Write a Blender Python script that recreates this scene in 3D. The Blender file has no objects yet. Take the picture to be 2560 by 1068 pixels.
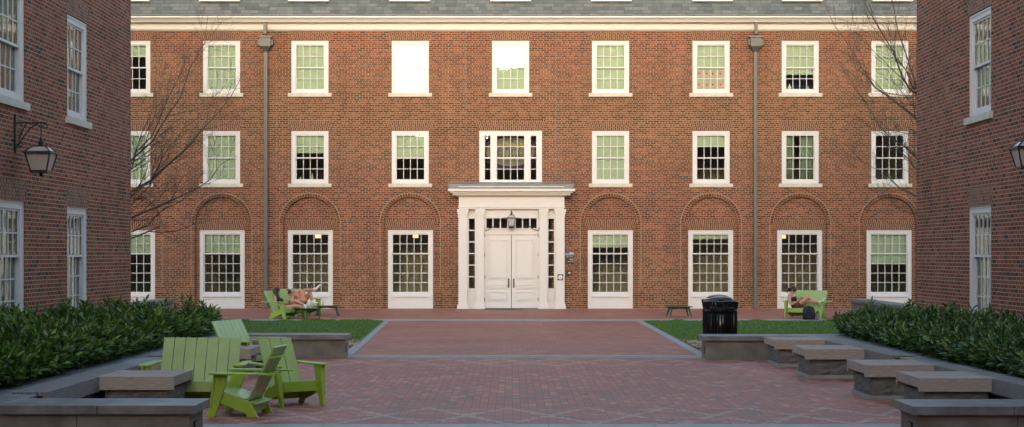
SUN_EL = 7.6; SUN_AZ = 4.2; SUN_E = .26; SUN_ANG = 13.0; SUN_COL = (1.0, .80, .70); SKY_S = .15; EXPO = 2.3
import bpy, bmesh, math, random
import numpy as np
from mathutils import Vector, Matrix
random.seed(7); rng = np.random.default_rng(7)
PI = math.pi
SC = bpy.context.scene
COL = SC.collection
F = 3800.0; HC = 1.847; YH = 637.0; ZF = 52.0

# ------------------------------------------------------------------ mesh helper
class MB:
    def __init__(s, M=None):
        s.v = []; s.f = []; s.m = []; s.M = M; s.mi = 0
    def add(s, vs, fs):
        b = len(s.v)
        for p in vs:
            p = Vector(p)
            s.v.append(tuple(s.M @ p) if s.M is not None else tuple(p))
        for f in fs:
            s.f.append([b + i for i in f]); s.m.append(s.mi)
    def box(s, x0, x1, y0, y1, z0, z1):
        s.add([(x0,y0,z0),(x1,y0,z0),(x1,y1,z0),(x0,y1,z0),(x0,y0,z1),(x1,y0,z1),(x1,y1,z1),(x0,y1,z1)],
              [(0,3,2,1),(4,5,6,7),(0,1,5,4),(1,2,6,5),(2,3,7,6),(3,0,4,7)])
    def quad(s, a, b, c, d): s.add([a,b,c,d], [(0,1,2,3)])
    def prism(s, poly, off):
        n = len(poly); off = Vector(off)
        a = [Vector(p) for p in poly]; b = [p + off for p in a]
        s.add(a + b, [tuple(range(n))[::-1], tuple(range(n, 2*n))] + [(i, (i+1) % n, n + (i+1) % n, n + i) for i in range(n)])
    def tube(s, pts, rad, n=8, caps=True, flat=None):
        pts = [Vector(p) for p in pts]; k = len(pts)
        if not hasattr(rad, '__len__'): rad = [rad]*k
        rings = []; up = None
        for i, p in enumerate(pts):
            t = (pts[min(i+1, k-1)] - pts[max(i-1, 0)]).normalized()
            if up is None:
                up = Vector((0,0,1)) if abs(t.z) < .9 else Vector((1,0,0))
            a = (up - t*up.dot(t)).normalized(); b = t.cross(a); up = a
            r = rad[i]
            ra, rb = (r if hasattr(r, '__len__') else (r, r))
            rings.append([p + a*(ra*math.cos(2*PI*j/n)) + b*(rb*math.sin(2*PI*j/n)) for j in range(n)])
        vs = [q for r_ in rings for q in r_]
        fs = [(i*n+j, i*n+(j+1) % n, (i+1)*n+(j+1) % n, (i+1)*n+j) for i in range(k-1) for j in range(n)]
        if caps: fs += [tuple(range(n))[::-1], tuple(range((k-1)*n, k*n))]
        s.add(vs, fs)
    def lathe(s, prof, c=(0,0,0), n=24, caps=True):
        c = Vector(c); k = len(prof)
        vs = [c + Vector((r*math.cos(2*PI*j/n), r*math.sin(2*PI*j/n), z)) for r, z in prof for j in range(n)]
        fs = [(i*n+j, i*n+(j+1) % n, (i+1)*n+(j+1) % n, (i+1)*n+j) for i in range(k-1) for j in range(n)]
        if caps: fs += [tuple(range(n))[::-1], tuple(range((k-1)*n, k*n))]
        s.add(vs, fs)
    def ball(s, c, r, n=10, k=7):
        r = r if hasattr(r, '__len__') else (r, r, r)
        c = Vector(c); vs = []
        for i in range(k+1):
            a = PI*i/k
            rr = max(math.sin(a), .02)
            for j in range(n):
                b = 2*PI*j/n
                vs.append(c + Vector((r[0]*rr*math.cos(b), r[1]*rr*math.sin(b), -r[2]*math.cos(a))))
        fs = [(i*n+j, i*n+(j+1) % n, (i+1)*n+(j+1) % n, (i+1)*n+j) for i in range(k) for j in range(n)]
        fs += [tuple(range(n))[::-1], tuple(range(k*n, (k+1)*n))]
        s.add(vs, fs)
    def build(s, name, mats, parent=None, smooth=False, loc=None, rotz=0, bevel=0):
        me = bpy.data.meshes.new(name)
        me.from_pydata([tuple(p) for p in s.v], [], s.f)
        if not isinstance(mats, (list, tuple)): mats = [mats]
        for m in mats: me.materials.append(m)
        if len(mats) > 1: me.polygons.foreach_set('material_index', s.m)
        if smooth: me.polygons.foreach_set('use_smooth', [True]*len(me.polygons))
        me.update()
        o = bpy.data.objects.new(name, me); COL.objects.link(o)
        if parent is not None: o.parent = parent
        if loc is not None: o.location = loc
        o.rotation_euler = (0, 0, rotz)
        if bevel:
            b = o.modifiers.new('bevel', 'BEVEL'); b.width = bevel; b.segments = 2; b.limit_method = 'ANGLE'
        return o

def tag(o, label=None, cat=None, group=None, kind=None):
    if label: o['label'] = label
    if cat: o['category'] = cat
    if group: o['group'] = group
    if kind: o['kind'] = kind
    return o
def thing(name, label, cat, loc=(0,0,0), rotz=0, group=None):
    o = bpy.data.objects.new(name, None); COL.objects.link(o)
    o.location = loc; o.rotation_euler = (0,0,rotz); o.empty_display_size = .2
    return tag(o, label, cat, group)
def copy_tree(o, parent=None):
    c = o.copy(); COL.objects.link(c); c.parent = parent
    for ch in list(o.children): copy_tree(ch, c)
    return c
def G(px, py, h=0.0):
    Z = F*(HC-h)/(py-YH); return ((px-1280)/F*Z, Z)
def W(px, py, Z): return Vector(((px-1280)/F*Z, Z, HC-(py-YH)/F*Z))
def fx(px, p=0): return (px-1280)*(ZF-p)/F
def fz(py, p=0): return HC+(YH-py)*(ZF-p)/F

# ------------------------------------------------------------------ materials
class NT:
    def __init__(s, name):
        s.mat = bpy.data.materials.new(name); s.mat.use_nodes = True
        s.t = s.mat.node_tree; s.n = s.t.nodes; s.n.clear()
        s.out = s.n.new('ShaderNodeOutputMaterial')
    def node(s, typ, **kw):
        n = s.n.new(typ)
        for k, v in kw.items(): setattr(n, k, v)
        return n
    def link(s, a, b): s.t.links.new(a, b)
    def put(s, sock, v):
        if isinstance(v, bpy.types.NodeSocket): s.link(v, sock)
        elif v is not None:
            if sock.type == 'RGBA' and hasattr(v, '__len__') and len(v) == 3: v = (*v, 1)
            sock.default_value = v
    def m(s, op, a, b=None, c=None):
        n = s.node('ShaderNodeMath', operation=op)
        s.put(n.inputs[0], a); s.put(n.inputs[1], b); s.put(n.inputs[2], c)
        return n.outputs[0]
    def mix(s, f, a, b, typ='MIX'):
        n = s.node('ShaderNodeMix', data_type='RGBA', blend_type=typ)
        s.put(n.inputs[0], f); s.put(n.inputs[6], a); s.put(n.inputs[7], b)
        return n.outputs[2]
    def noise(s, scale, detail=3, vec=None, rough=.5):
        n = s.node('ShaderNodeTexNoise'); n.inputs['Scale'].default_value = scale
        n.inputs['Detail'].default_value = detail; n.inputs['Roughness'].default_value = rough
        if vec is not None: s.link(vec, n.inputs['Vector'])
        return n.outputs['Fac']
    def white(s, x, y=0.0, z=0.0):
        c = s.node('ShaderNodeCombineXYZ'); s.put(c.inputs[0], x); s.put(c.inputs[1], y); s.put(c.inputs[2], z)
        w = s.node('ShaderNodeTexWhiteNoise', noise_dimensions='3D'); s.link(c.outputs[0], w.inputs['Vector'])
        return w.outputs['Value']
    def ramp(s, f, stops, interp='LINEAR'):
        n = s.node('ShaderNodeValToRGB'); s.put(n.inputs[0], f); cr = n.color_ramp; cr.interpolation = interp
        while len(cr.elements) < len(stops): cr.elements.new(.5)
        for e, (p, c) in zip(cr.elements, stops):
            e.position = p; e.color = (*c, 1) if len(c) == 3 else c
        return n.outputs[0]
    def obj(s):
        n = s.node('ShaderNodeTexCoord'); x = s.node('ShaderNodeSeparateXYZ'); s.link(n.outputs['Object'], x.inputs[0])
        return n.outputs['Object'], x.outputs[0], x.outputs[1], x.outputs[2]
    def pbsdf(s, col, rough=.6, spec=.5, metal=0, height=None, bs=.3, dist=.01):
        p = s.node('ShaderNodeBsdfPrincipled'); s.put(p.inputs['Base Color'], col); s.put(p.inputs['Roughness'], rough)
        p.inputs['Specular IOR Level'].default_value = spec; p.inputs['Metallic'].default_value = metal
        if height is not None:
            b = s.node('ShaderNodeBump'); b.inputs['Strength'].default_value = bs; b.inputs['Distance'].default_value = dist
            s.link(height, b.inputs['Height']); s.link(b.outputs[0], p.inputs['Normal'])
        s.link(p.outputs[0], s.out.inputs[0]); return p
def plain(name, col, rough=.6, var=.12, scale=6, spec=.5, metal=0, bump=0, stretch=None):
    t = NT(name); v, x, y, z = t.obj()
    if stretch:
        mp = t.node('ShaderNodeMapping'); mp.inputs['Scale'].default_value = stretch; t.link(v, mp.inputs[0]); v = mp.outputs[0]
    f = t.noise(scale, 5, v, .6)
    dk = tuple(c*(1-var*1.6) for c in col); lt = tuple(min(1, c*(1+var*1.6)) for c in col)
    c = t.ramp(f, [(.25, dk), (.75, lt)])
    t.pbsdf(c, rough, spec, metal, f if bump else None, bump, .02)
    return t.mat

def mat_brick(name, reds, dark, mortar, ch=.0677, L=.203, hphase=2):
    t = NT(name); v, x, y, z = t.obj()
    u = t.m('ADD', x, y)
    r = t.m('DIVIDE', t.m('ADD', z, 20*ch*6), ch); row = t.m('FLOOR', r); fv = t.m('FRACT', r)
    par = t.m('MODULO', row, 2.0)
    h = t.m('LESS_THAN', t.m('ABSOLUTE', t.m('SUBTRACT', t.m('MODULO', row, 6.0), hphase)), .5)
    ln = t.m('SUBTRACT', L, t.m('MULTIPLY', h, L/2))
    off = t.m('ADD', t.m('MULTIPLY', par, L/2), t.m('MULTIPLY', h, L/4))
    uu = t.m('DIVIDE', t.m('ADD', t.m('ADD', u, 200), off), ln)
    idn = t.m('FLOOR', uu); fu = t.m('MULTIPLY', t.m('FRACT', uu), ln)
    mo = .0145
    mask = t.m('MAXIMUM', t.m('LESS_THAN', fu, mo), t.m('LESS_THAN', fv, mo/ch))
    w1 = t.white(idn, row); w2 = t.white(idn, row, 7.3)
    isdark = t.m('LESS_THAN', w2, .085)
    c = t.ramp(w1, [(0, reds[0]), (.35, reds[1]), (.7, reds[2]), (1, reds[3])])
    big = t.noise(.45, 3, v); fine = t.noise(60, 2, v)
    c = t.mix(isdark, c, dark)
    k = t.m('ADD', .74, t.m('MULTIPLY', big, .52))
    mp = t.node('ShaderNodeMapping'); mp.inputs['Scale'].default_value = (2.6, 2.6, .22); t.link(v, mp.inputs[0])
    streak = t.noise(1.0, 4, mp.outputs[0], .6)
    k = t.m('MULTIPLY', k, t.m('ADD', .80, t.m('MULTIPLY', streak, .40)))
    patch = t.ramp(t.noise(1.7, 5, v, .7), [(.60, (0,0,0)), (.72, (1,1,1))])
    mp2 = t.m('MULTIPLY', patch, .16)
    c = t.mix(mask, c, mortar)
    c = t.mix(mp2, c, (.42,.34,.28))
    k = t.m('MULTIPLY', k, t.m('ADD', .85, t.m('MULTIPLY', fine, .3)))
    c = t.mix(1.0, c, t.node_rgb(k) if False else comb(t, k), 'MULTIPLY')
    t.pbsdf(c, .9, .06, 0, t.m('SUBTRACT', 1.0, mask), .35, .008)
    return t.mat
def comb(t, k):
    n = t.node('ShaderNodeCombineColor')
    for i in range(3): t.link(k, n.inputs[i])
    return n.outputs[0]
def mat_island(name, reds, dark):
    t = NT(name); g = t.node('ShaderNodeNewGeometry'); w = g.outputs['Random Per Island']
    c = t.ramp(w, [(0, reds[0]), (.35, reds[1]), (.7, reds[2]), (.9, reds[3]), (.93, dark), (1, dark)])
    t.pbsdf(c, .85, .25); return t.mat
OCC_H = 14.0
REDS = [(.106,.034,.021), (.143,.046,.027), (.172,.058,.032), (.24,.085,.046)]
DARK = (.075,.046,.038)
M = {}
M['brick'] = mat_brick('red_brick_bond', REDS, DARK, (.33,.255,.18))
REDS2 = [(.165,.049,.033), (.21,.063,.041), (.245,.077,.048), (.31,.102,.060)]
M['brick_side'] = mat_brick('dark_red_brick_bond', REDS2, (.085,.052,.046), (.35,.285,.22), hphase=2)
M['vous'] = mat_island('arch_brick', [tuple(c*.95 for c in r) for r in REDS], (.12,.05,.035))
M['vous_side'] = mat_island('dark_arch_brick', [(c[0]*1.0, c[1]*1.25, c[2]*1.3) for c in REDS2], (.09,.045,.035))
M['mortar'] = plain('mortar', (.33,.255,.18), .9, .1, 20)
M['mortar_side'] = plain('grey_mortar', (.35,.285,.22), .9, .1, 20)
M['white'] = plain('white_trim_paint', (.60,.605,.63), .45, .012, 3)
M['white2'] = plain('warm_white_paint', (.60,.59,.60), .5, .012, 2)
M['sill'] = plain('limestone', (.52,.49,.43), .75, .12, 5, bump=.2)
M['blind'] = plain('pale_green_blind', (.50,.60,.51), .8, .03, 2)
M['curtain'] = plain('green_curtain', (.30,.40,.32), .8, .1, 4)
M['iron'] = plain('black_iron', (.018,.018,.02), .38, .2, 20)
M['darkgrey'] = plain('bronze_grey_metal', (.098,.108,.105), .45, .08, 6)
M['lead'] = plain('grey_flashing', (.17,.18,.19), .5, .12, 4)
M['room'] = plain('room_wall', (.50,.46,.41), .9, .15, .5)
M['roomfloor'] = plain('room_floor', (.26,.22,.18), .8, .15, 1)
M['blue'] = plain('bluestone', (.15,.155,.16), .5, .34, 3.5, spec=.5, bump=.25)
M['blueside'] = plain('bluestone_face', (.16,.155,.14), .75, .28, 3, bump=.35)
M['strip'] = plain('bluestone_strip', (.27,.275,.275), .6, .15, 4)
M['rock'] = plain('split_rock_face', (.135,.137,.13), .8, .20, 16, bump=1.0)
M['wood'] = plain('weathered_wood', (.36,.31,.275), .75, .28, 9, stretch=(1,14,14), bump=.3)
M['woody'] = plain('weathered_bench_wood', (.19,.175,.17), .72, .28, 9, stretch=(14,1,14), bump=.3)
M['soil'] = plain('soil', (.045,.032,.022), .95, .3, 20, bump=.6)
M['bark'] = plain('grey_bark', (.10,.078,.066), .85, .25, 20)
M['green'] = plain('lime_green_paint', (.27,.42,.045), .42, .10, 3)
M['green_sheen'] = plain('lime_green_sky_sheen', (.30,.42,.14), .32, .09, 3)  # same chair paint made paler: reflected sky sheen put into the colour
M['dgreen'] = plain('dark_green_paint', (.02,.07,.04), .35, .1, 6)
M['black'] = plain('glossy_black_steel', (.006,.006,.008), .22, .2, 8, spec=.6)
M['skin'] = plain('skin', (.52,.27,.18), .55, .05, 10)
M['skin2'] = plain('tanned_skin', (.47,.23,.14), .55, .05, 10)
M['hair'] = plain('black_hair', (.008,.006,.006), .4, .2, 30)
M['cloth_black'] = plain('black_cloth', (.010,.010,.013), .8, .2, 30)
M['cloth_brown'] = plain('brown_cloth', (.075,.028,.026), .85, .1, 30)
M['cloth_grey'] = plain('grey_cloth', (.09,.085,.09), .85, .2, 30)
M['cloth_pink'] = plain('coral_cloth', (.75,.19,.20), .8, .1, 30)
M['cloth_mauve'] = plain('mauve_cloth', (.20,.10,.15), .8, .1, 30)
M['shoe'] = plain('white_shoe', (.66,.62,.56), .6, .06, 20)
M['shoe_sole'] = plain('shoe_sole', (.30,.27,.25), .6, .06, 20)
M['sock'] = plain('white_sock', (.70,.68,.72), .8, .05, 20)
M['pink'] = plain('pink_plastic', (.55,.05,.16), .4, .05, 5)
M['orange'] = plain('orange_print', (.80,.22,.12), .5, .25, 25)
M['bluepr'] = plain('blue_print', (.04,.16,.42), .5, .1, 8)
M['paperpink'] = plain('pale_pink_paper', (.62,.42,.42), .8, .08, 3)
M['papergreen'] = plain('pale_green_paper', (.45,.60,.42), .8, .08, 3)
M['redmark'] = plain('red_mark', (.6,.03,.06), .6, .05, 8)
M['whitemark'] = plain('white_mark', (.75,.75,.75), .6, .03, 8)
M['signtext'] = plain('sign_text_grey', (.42,.42,.42), .6, .03, 8)
M['signblack'] = plain('sign_black', (.02,.02,.022), .4, .1, 8)
M['signblue'] = plain('sign_blue', (.02,.15,.42), .4, .1, 8)
M['purple'] = plain('purple_cloth', (.075,.03,.16), .8, .1, 8)
M['bannerw'] = plain('grey_white_banner', (.34,.31,.28), .8, .08, 5)
M['yellow'] = plain('yellow_patch', (.60,.48,.04), .7, .1, 8)
M['darkline'] = plain('dark_outline', (.03,.035,.03), .7, .1, 8)
M['frost'] = plain('frosted_glass', (.40,.38,.38), .35, .03, 5)
M['brownbook'] = plain('brown_cover', (.12,.07,.05), .6, .1, 8)
M['mat'] = plain('grey_door_mat', (.10,.11,.12), .9, .2, 30)
M['pebble'] = None

def emis(name, col, st):
    t = NT(name); e = t.node('ShaderNodeEmission'); e.inputs[0].default_value = (*col, 1); e.inputs[1].default_value = st
    t.link(e.outputs[0], t.out.inputs[0]); return t.mat
M['lit'] = emis('lit_lamp', (1, .72, .42), .32)
M['litred'] = emis('lit_red_lamp', (1, .12, .05), .6)
def glass(name, refl=1.7, tint=(.91,.94,.90), wav=.02, wscale=1.3):
    t = NT(name); v, x, y, z = t.obj()
    fr = t.node('ShaderNodeFresnel'); fr.inputs[0].default_value = 1.5
    f = t.m('MINIMUM', t.m('MULTIPLY', fr.outputs[0], refl), 1.0)
    tr = t.node('ShaderNodeBsdfTransparent'); tr.inputs[0].default_value = (*tint, 1)
    gl = t.node('ShaderNodeBsdfGlossy'); gl.inputs['Roughness'].default_value = .004; gl.inputs[0].default_value = (.9,.93,.9,1)
    b = t.node('ShaderNodeBump'); b.inputs['Strength'].default_value = wav; b.inputs['Distance'].default_value = .05
    g = t.node('ShaderNodeTexCoord')
    t.link(t.noise(wscale, 1, g.outputs['Object']), b.inputs['Height']); t.link(b.outputs[0], gl.inputs['Normal'])
    mx = t.node('ShaderNodeMixShader'); t.link(f, mx.inputs[0]); t.link(tr.outputs[0], mx.inputs[1]); t.link(gl.outputs[0], mx.inputs[2])
    t.link(mx.outputs[0], t.out.inputs[0]); return t.mat
M['glass'] = glass('window_glass', .85, wav=.05)
M['clear'] = plain('cup_plastic', (.50,.52,.50), .25, .02, 5)

def mat_paver(name, mode):
    # mode 'x': bricks lengthwise along X; 'y': lengthwise along Y; 'band': with pale lattice
    t = NT(name); v, x, y, z = t.obj()
    if mode == 'y': a, b = y, x
    else: a, b = x, y
    r = t.m('DIVIDE', t.m('ADD', b, 100.0), .1); row = t.m('FLOOR', r); fv = t.m('FRACT', r)
    uu = t.m('DIVIDE', t.m('ADD', t.m('ADD', a, 100.0), t.m('MULTIPLY', t.m('MODULO', row, 2.0), .1)), .2)
    idn = t.m('FLOOR', uu); fu = t.m('FRACT', uu)
    mask = t.m('MAXIMUM', t.m('LESS_THAN', fu, .028), t.m('LESS_THAN', fv, .05))
    w1 = t.white(idn, row, 1.7)
    c = t.ramp(w1, [(0, (.17,.060,.048)), (.25, (.29,.10,.074)), (.6, (.37,.135,.098)), (.9, (.42,.18,.13)), (1, (.46,.25,.19))])
    if mode == 'band':
        cx = t.m('SUBTRACT', t.m('MULTIPLY', t.m('ADD', idn, .5), .2), t.m('ADD', 100.0, t.m('MULTIPLY', t.m('MODULO', row, 2.0), .1)))
        cy = t.m('SUBTRACT', t.m('MULTIPLY', t.m('ADD', row, .5), .1), 100.0)
        def lattice(Yc, X0):
            ph = t.m('PINGPONG', t.m('ADD', t.m('SUBTRACT', x, X0), 95.0), .475)   # 0 at a crossing, .475 at a peak
            dy = t.m('ABSOLUTE', t.m('SUBTRACT', cy, Yc))
            d = t.m('ABSOLUTE', t.m('SUBTRACT', ph, t.m('MULTIPLY', dy, .475/.86)))
            return t.m('MULTIPLY', t.m('LESS_THAN', d, .052), t.m('LESS_THAN', dy, .90))
        lt = t.m('MAXIMUM', lattice(17.46, -.52), lattice(26.1, -.68))
        pale = t.ramp(w1, [(0, (.36,.245,.19)), (1, (.46,.34,.27))])
        keep = t.m('GREATER_THAN', t.white(idn, row, 4.4), .16)
        c = t.mix(t.m('MULTIPLY', t.m('MULTIPLY', lt, keep), t.m('ADD', .35, t.m('MULTIPLY', t.noise(1.3, 3, v), .7))), c, pale)
    c = t.mix(mask, c, (.075,.04,.036))
    big = t.noise(.6, 5, v, .65); sp = t.ramp(t.noise(2.3, 6, v, .7), [(.62, (0,0,0)), (.75, (1,1,1))])
    c = t.mix(t.m('MULTIPLY', sp, .35), c, (.10,.085,.075))
    sp2 = t.ramp(t.noise(9, 4, v, .7), [(.66, (0,0,0)), (.72, (1,1,1))])
    c = t.mix(t.m('MULTIPLY', sp2, .12), c, (.42,.33,.28))
    c = t.mix(1.0, c, comb(t, t.m('ADD', .62, t.m('MULTIPLY', big, .76))), 'MULTIPLY')
    t.pbsdf(c, t.m('ADD', .5, t.m('MULTIPLY', w1, .25)), .35, 0, t.m('SUBTRACT', t.m('MULTIPLY', w1, .5), mask), .4, .006)
    return t.mat
M['pav_x'] = mat_paver('brick_pavers', 'x'); M['pav_y'] = mat_paver('brick_pavers_lengthwise', 'y'); M['pav_b'] = mat_paver('brick_pavers_lattice', 'band')

def mat_slate():
    t = NT('roof_slate'); v, x, y, z = t.obj()
    r = t.m('DIVIDE', z, .118); row = t.m('FLOOR', r); fv = t.m('FRACT', r)
    ln = t.m('ADD', .26, t.m('MULTIPLY', t.white(row, 3.0), .12))
    uu = t.m('DIVIDE', t.m('ADD', t.m('ADD', x, 100.0), t.m('MULTIPLY', t.white(row, 9.0), .3)), ln)
    idn = t.m('FLOOR', uu); fu = t.m('FRACT', uu); w = t.white(idn, row)
    c = t.ramp(w, [(0, (.07,.088,.094)), (.4, (.095,.116,.124)), (.75, (.12,.138,.144)), (1, (.15,.16,.168))])
    mask = t.m('MAXIMUM', t.m('LESS_THAN', fu, .04), t.m('LESS_THAN', fv, .10))
    c = t.mix(mask, c, (.05,.06,.06))
    c = t.mix(1.0, c, comb(t, t.m('ADD', .7, t.m('MULTIPLY', t.noise(3, 4, v), .6))), 'MULTIPLY')
    t.pbsdf(c, .6, .4, 0, t.m('SUBTRACT', w, mask), .5, .012); return t.mat
M['slate'] = mat_slate()
def mat_leaf(name, a, b, rough, trans=.25):
    t = NT(name); g = t.node('ShaderNodeNewGeometry'); w = g.outputs['Random Per Island']
    c = t.ramp(w, [(0, a), (.75, b), (.93, tuple(min(1, k*1.6) for k in b)), (.97, tuple(min(1, k*1.6) for k in b)), (1, (.20,.15,.05))])
    p = t.pbsdf(c, rough, .6)
    tr = t.node('ShaderNodeBsdfTranslucent'); t.link(c, tr.inputs[0])
    mx = t.node('ShaderNodeMixShader'); mx.inputs[0].default_value = trans
    t.link(p.outputs[0], mx.inputs[1]); t.link(tr.outputs[0], mx.inputs[2]); t.link(mx.outputs[0], t.out.inputs[0])
    return t.mat
M['leaf'] = mat_leaf('laurel_leaf', (.036,.080,.012), (.10,.18,.028), .32)
M['leaf2'] = mat_leaf('laurel_leaf_sky_tint', (.036,.080,.022), (.095,.17,.045), .22)  # same laurel, with bluish sky reflection put into the leaf colour
M['grass'] = mat_leaf('grass_blade', (.040,.105,.015), (.095,.20,.032), .6)
M['lawn'] = plain('lawn_ground', (.06,.12,.022), .9, .3, 14, bump=.4)
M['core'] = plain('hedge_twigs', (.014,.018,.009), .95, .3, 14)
def mat_pebble():
    t = NT('pebbles'); g = t.node('ShaderNodeNewGeometry')
    c = t.ramp(g.outputs['Random Per Island'], [(0, (.10,.065,.045)), (.5, (.30,.21,.14)), (1, (.48,.38,.28))])
    t.pbsdf(c, .8, .3); return t.mat
M['pebble'] = mat_pebble()
# ------------------------------------------------------------------ windows
def window_meshes(Wd, H, cols, ru, rl, panel=0.0, trim=.125):
    """local: x across (centred), y into the wall, z up from the opening's foot"""
    d = {}
    b = MB(); h = Wd/2; z0 = panel
    # outer casing with a stepped bead
    for (x0, x1, za, zb) in ((-h, -h+trim, 0, H), (h-trim, h, 0, H), (-h+trim, h-trim, H-trim*.95, H)):
        b.box(x0, x1, .03, .12, za, zb)
    t2 = trim+.012
    b.box(-h-.004, h+.004, .018, .032, H-.035, H+.004); b.box(-h-.004, -h+.03, .018, .032, 0, H-.035); b.box(h-.03, h+.004, .018, .032, 0, H-.035)
    b.box(-h+trim, h-trim, .03, .13, z0, z0+.085)                     # sub sill
    if panel:
        b.box(-h+trim, h-trim, .055, .12, 0, z0)
        b.box(-h+trim-.02, h-trim+.02, .005, .05, z0-.02, z0+.025)
        pz0, pz1 = .05, z0-.07
        for (x0, x1, za, zb) in ((-h+trim+.05, h-trim-.05, pz0, pz0+.02), (-h+trim+.05, h-trim-.05, pz1-.02, pz1), (-h+trim+.05, -h+trim+.07, pz0+.02, pz1-.02), (h-trim-.07, h-trim-.05, pz0+.02, pz1-.02)):
            b.box(x0, x1, .042, .055, za, zb)
    d['frame'] = b
    gx0, gx1 = -h+trim, h-trim
    gz0, gz1 = z0+.085, H-trim*.95
    mid = gz0 + (gz1-gz0)*(rl/(ru+rl)) + (.0 if rl != ru else 0)
    st = .042; mu = .020
    def sash(za, zb, rows, y, brail, trail):
        s = MB(); p = MB()
        s.box(gx0, gx0+st, y, y+.035, za, zb); s.box(gx1-st, gx1, y, y+.035, za, zb)
        s.box(gx0+st, gx1-st, y, y+.035, za, za+brail); s.box(gx0+st, gx1-st, y, y+.035, zb-trail, zb)
        ax0, ax1, az0, az1 = gx0+st, gx1-st, za+brail, zb-trail
        for i in range(1, cols):
            x = ax0+(ax1-ax0)*i/cols; s.box(x-mu/2, x+mu/2, y+.004, y+.03, az0, az1)
        for i in range(1, rows):
            z = az0+(az1-az0)*i/rows
            for k in range(cols):
                xa = ax0+(ax1-ax0)*k/cols+(mu/2 if k else 0); xb = ax0+(ax1-ax0)*(k+1)/cols-(mu/2 if k < cols-1 else 0)
                s.box(xa, xb, y+.006, y+.028, z-mu/2, z+mu/2)
        p.box(ax0, ax1, y+.018, y+.0195, az0, az1)
        return s, p
    d['upper_sash'], d['upper_pane'] = sash(mid-.02, gz1, ru, .052, .04, .035)
    d['lower_sash'], d['lower_pane'] = sash(gz0, mid+.02, rl, .092, .065, .04)
    d['g'] = (gx0, gx1, gz0, gz1, mid)
    return d
class WinProto:
    def __init__(s, *a, **k):
        s.d = window_meshes(*a, **k); s.objs = None
        gx0, gx1, gz0, gz1, mid = s.d['g']; s.g = s.d['g']
        root = s.d['frame'].build('window', M['white'])
        for nm in ('upper_sash', 'lower_sash'): s.d[nm].build(nm, M['white'], root)
        for nm in ('upper_pane', 'lower_pane'):
            o = s.d[nm].build('pane', M['glass'], root)
        s.root = root; s.used = False
    def place(s, parent, loc, rotz=0, tilt=0.0):
        o = copy_tree(s.root)
        o.parent = parent; o.location = loc; o.rotation_euler = (0, 0, rotz)
        if tilt:
            for c in o.children:
                if c.name.startswith('pane'): c.rotation_euler = (tilt, 0, 0)
        return o
def add_sill(win, Wd, H=.125):
    b = MB(); b.box(-Wd/2-.11, Wd/2+.11, -.055, .14, -H, -.003); return b.build('sill', M['sill'], win)
def add_blind(win, g, frac, curtain=False):
    gx0, gx1, gz0, gz1, mid = g
    b = MB()
    if curtain:
        n = 24
        for (a, c) in ((gx0+.02, gx0+.34), (gx1-.48, gx1-.02)):
            for i in range(n):
                xa = a+(c-a)*i/n; xb = a+(c-a)*(i+1)/n
                ya = .20+.025*math.sin(i*1.4); yb = .20+.025*math.sin((i+1)*1.4)
                b.add([(xa,ya,gz0),(xb,yb,gz0),(xb,yb,gz1),(xa,ya,gz1),(xa,ya+.004,gz0),(xb,yb+.004,gz0),(xb,yb+.004,gz1),(xa,ya+.004,gz1)],
                      [(0,1,2,3),(7,6,5,4),(0,4,5,1),(3,2,6,7)])
        return b.build('curtain', M['curtain'], win, smooth=True)
    zb = gz1-(gz1-gz0)*frac
    b.box(gx0-.02, gx1+.02, .150, .153, zb, gz1+.02)
    b.box(gx0-.02, gx1+.02, .146, .157, zb-.022, zb)
    return b.build('blind', M['blind'], win)

def wall_grid(b, mapf, u0, u1, v0, v1, holes, depth=.15, reveal=True):
    us = sorted({u0, u1} | {h[0] for h in holes} | {h[1] for h in holes}); us = [u for u in us if u0 <= u <= u1]
    vs = sorted({v0, v1} | {h[2] for h in holes} | {h[3] for h in holes}); vs = [v for v in vs if v0 <= v <= v1]
    for i in range(len(us)-1):
        for j in range(len(vs)-1):
            um, vm = (us[i]+us[i+1])/2, (vs[j]+vs[j+1])/2
            if any(h[0] < um < h[1] and h[2] < vm < h[3] for h in holes): continue
            b.quad(mapf(us[i], vs[j], 0), mapf(us[i+1], vs[j], 0), mapf(us[i+1], vs[j+1], 0), mapf(us[i], vs[j+1], 0))
    if reveal:
        for h in holes:
            if len(h) > 4: continue
            a, c, d, e = h
            b.quad(mapf(a,d,0), mapf(a,e,0), mapf(a,e,depth), mapf(a,d,depth))
            b.quad(mapf(c,d,0), mapf(c,d,depth), mapf(c,e,depth), mapf(c,e,0))
            b.quad(mapf(a,e,0), mapf(c,e,0), mapf(c,e,depth), mapf(a,e,depth))
            if d > v0: b.quad(mapf(a,d,0), mapf(a,d,depth), mapf(c,d,depth), mapf(c,d,0))

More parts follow.
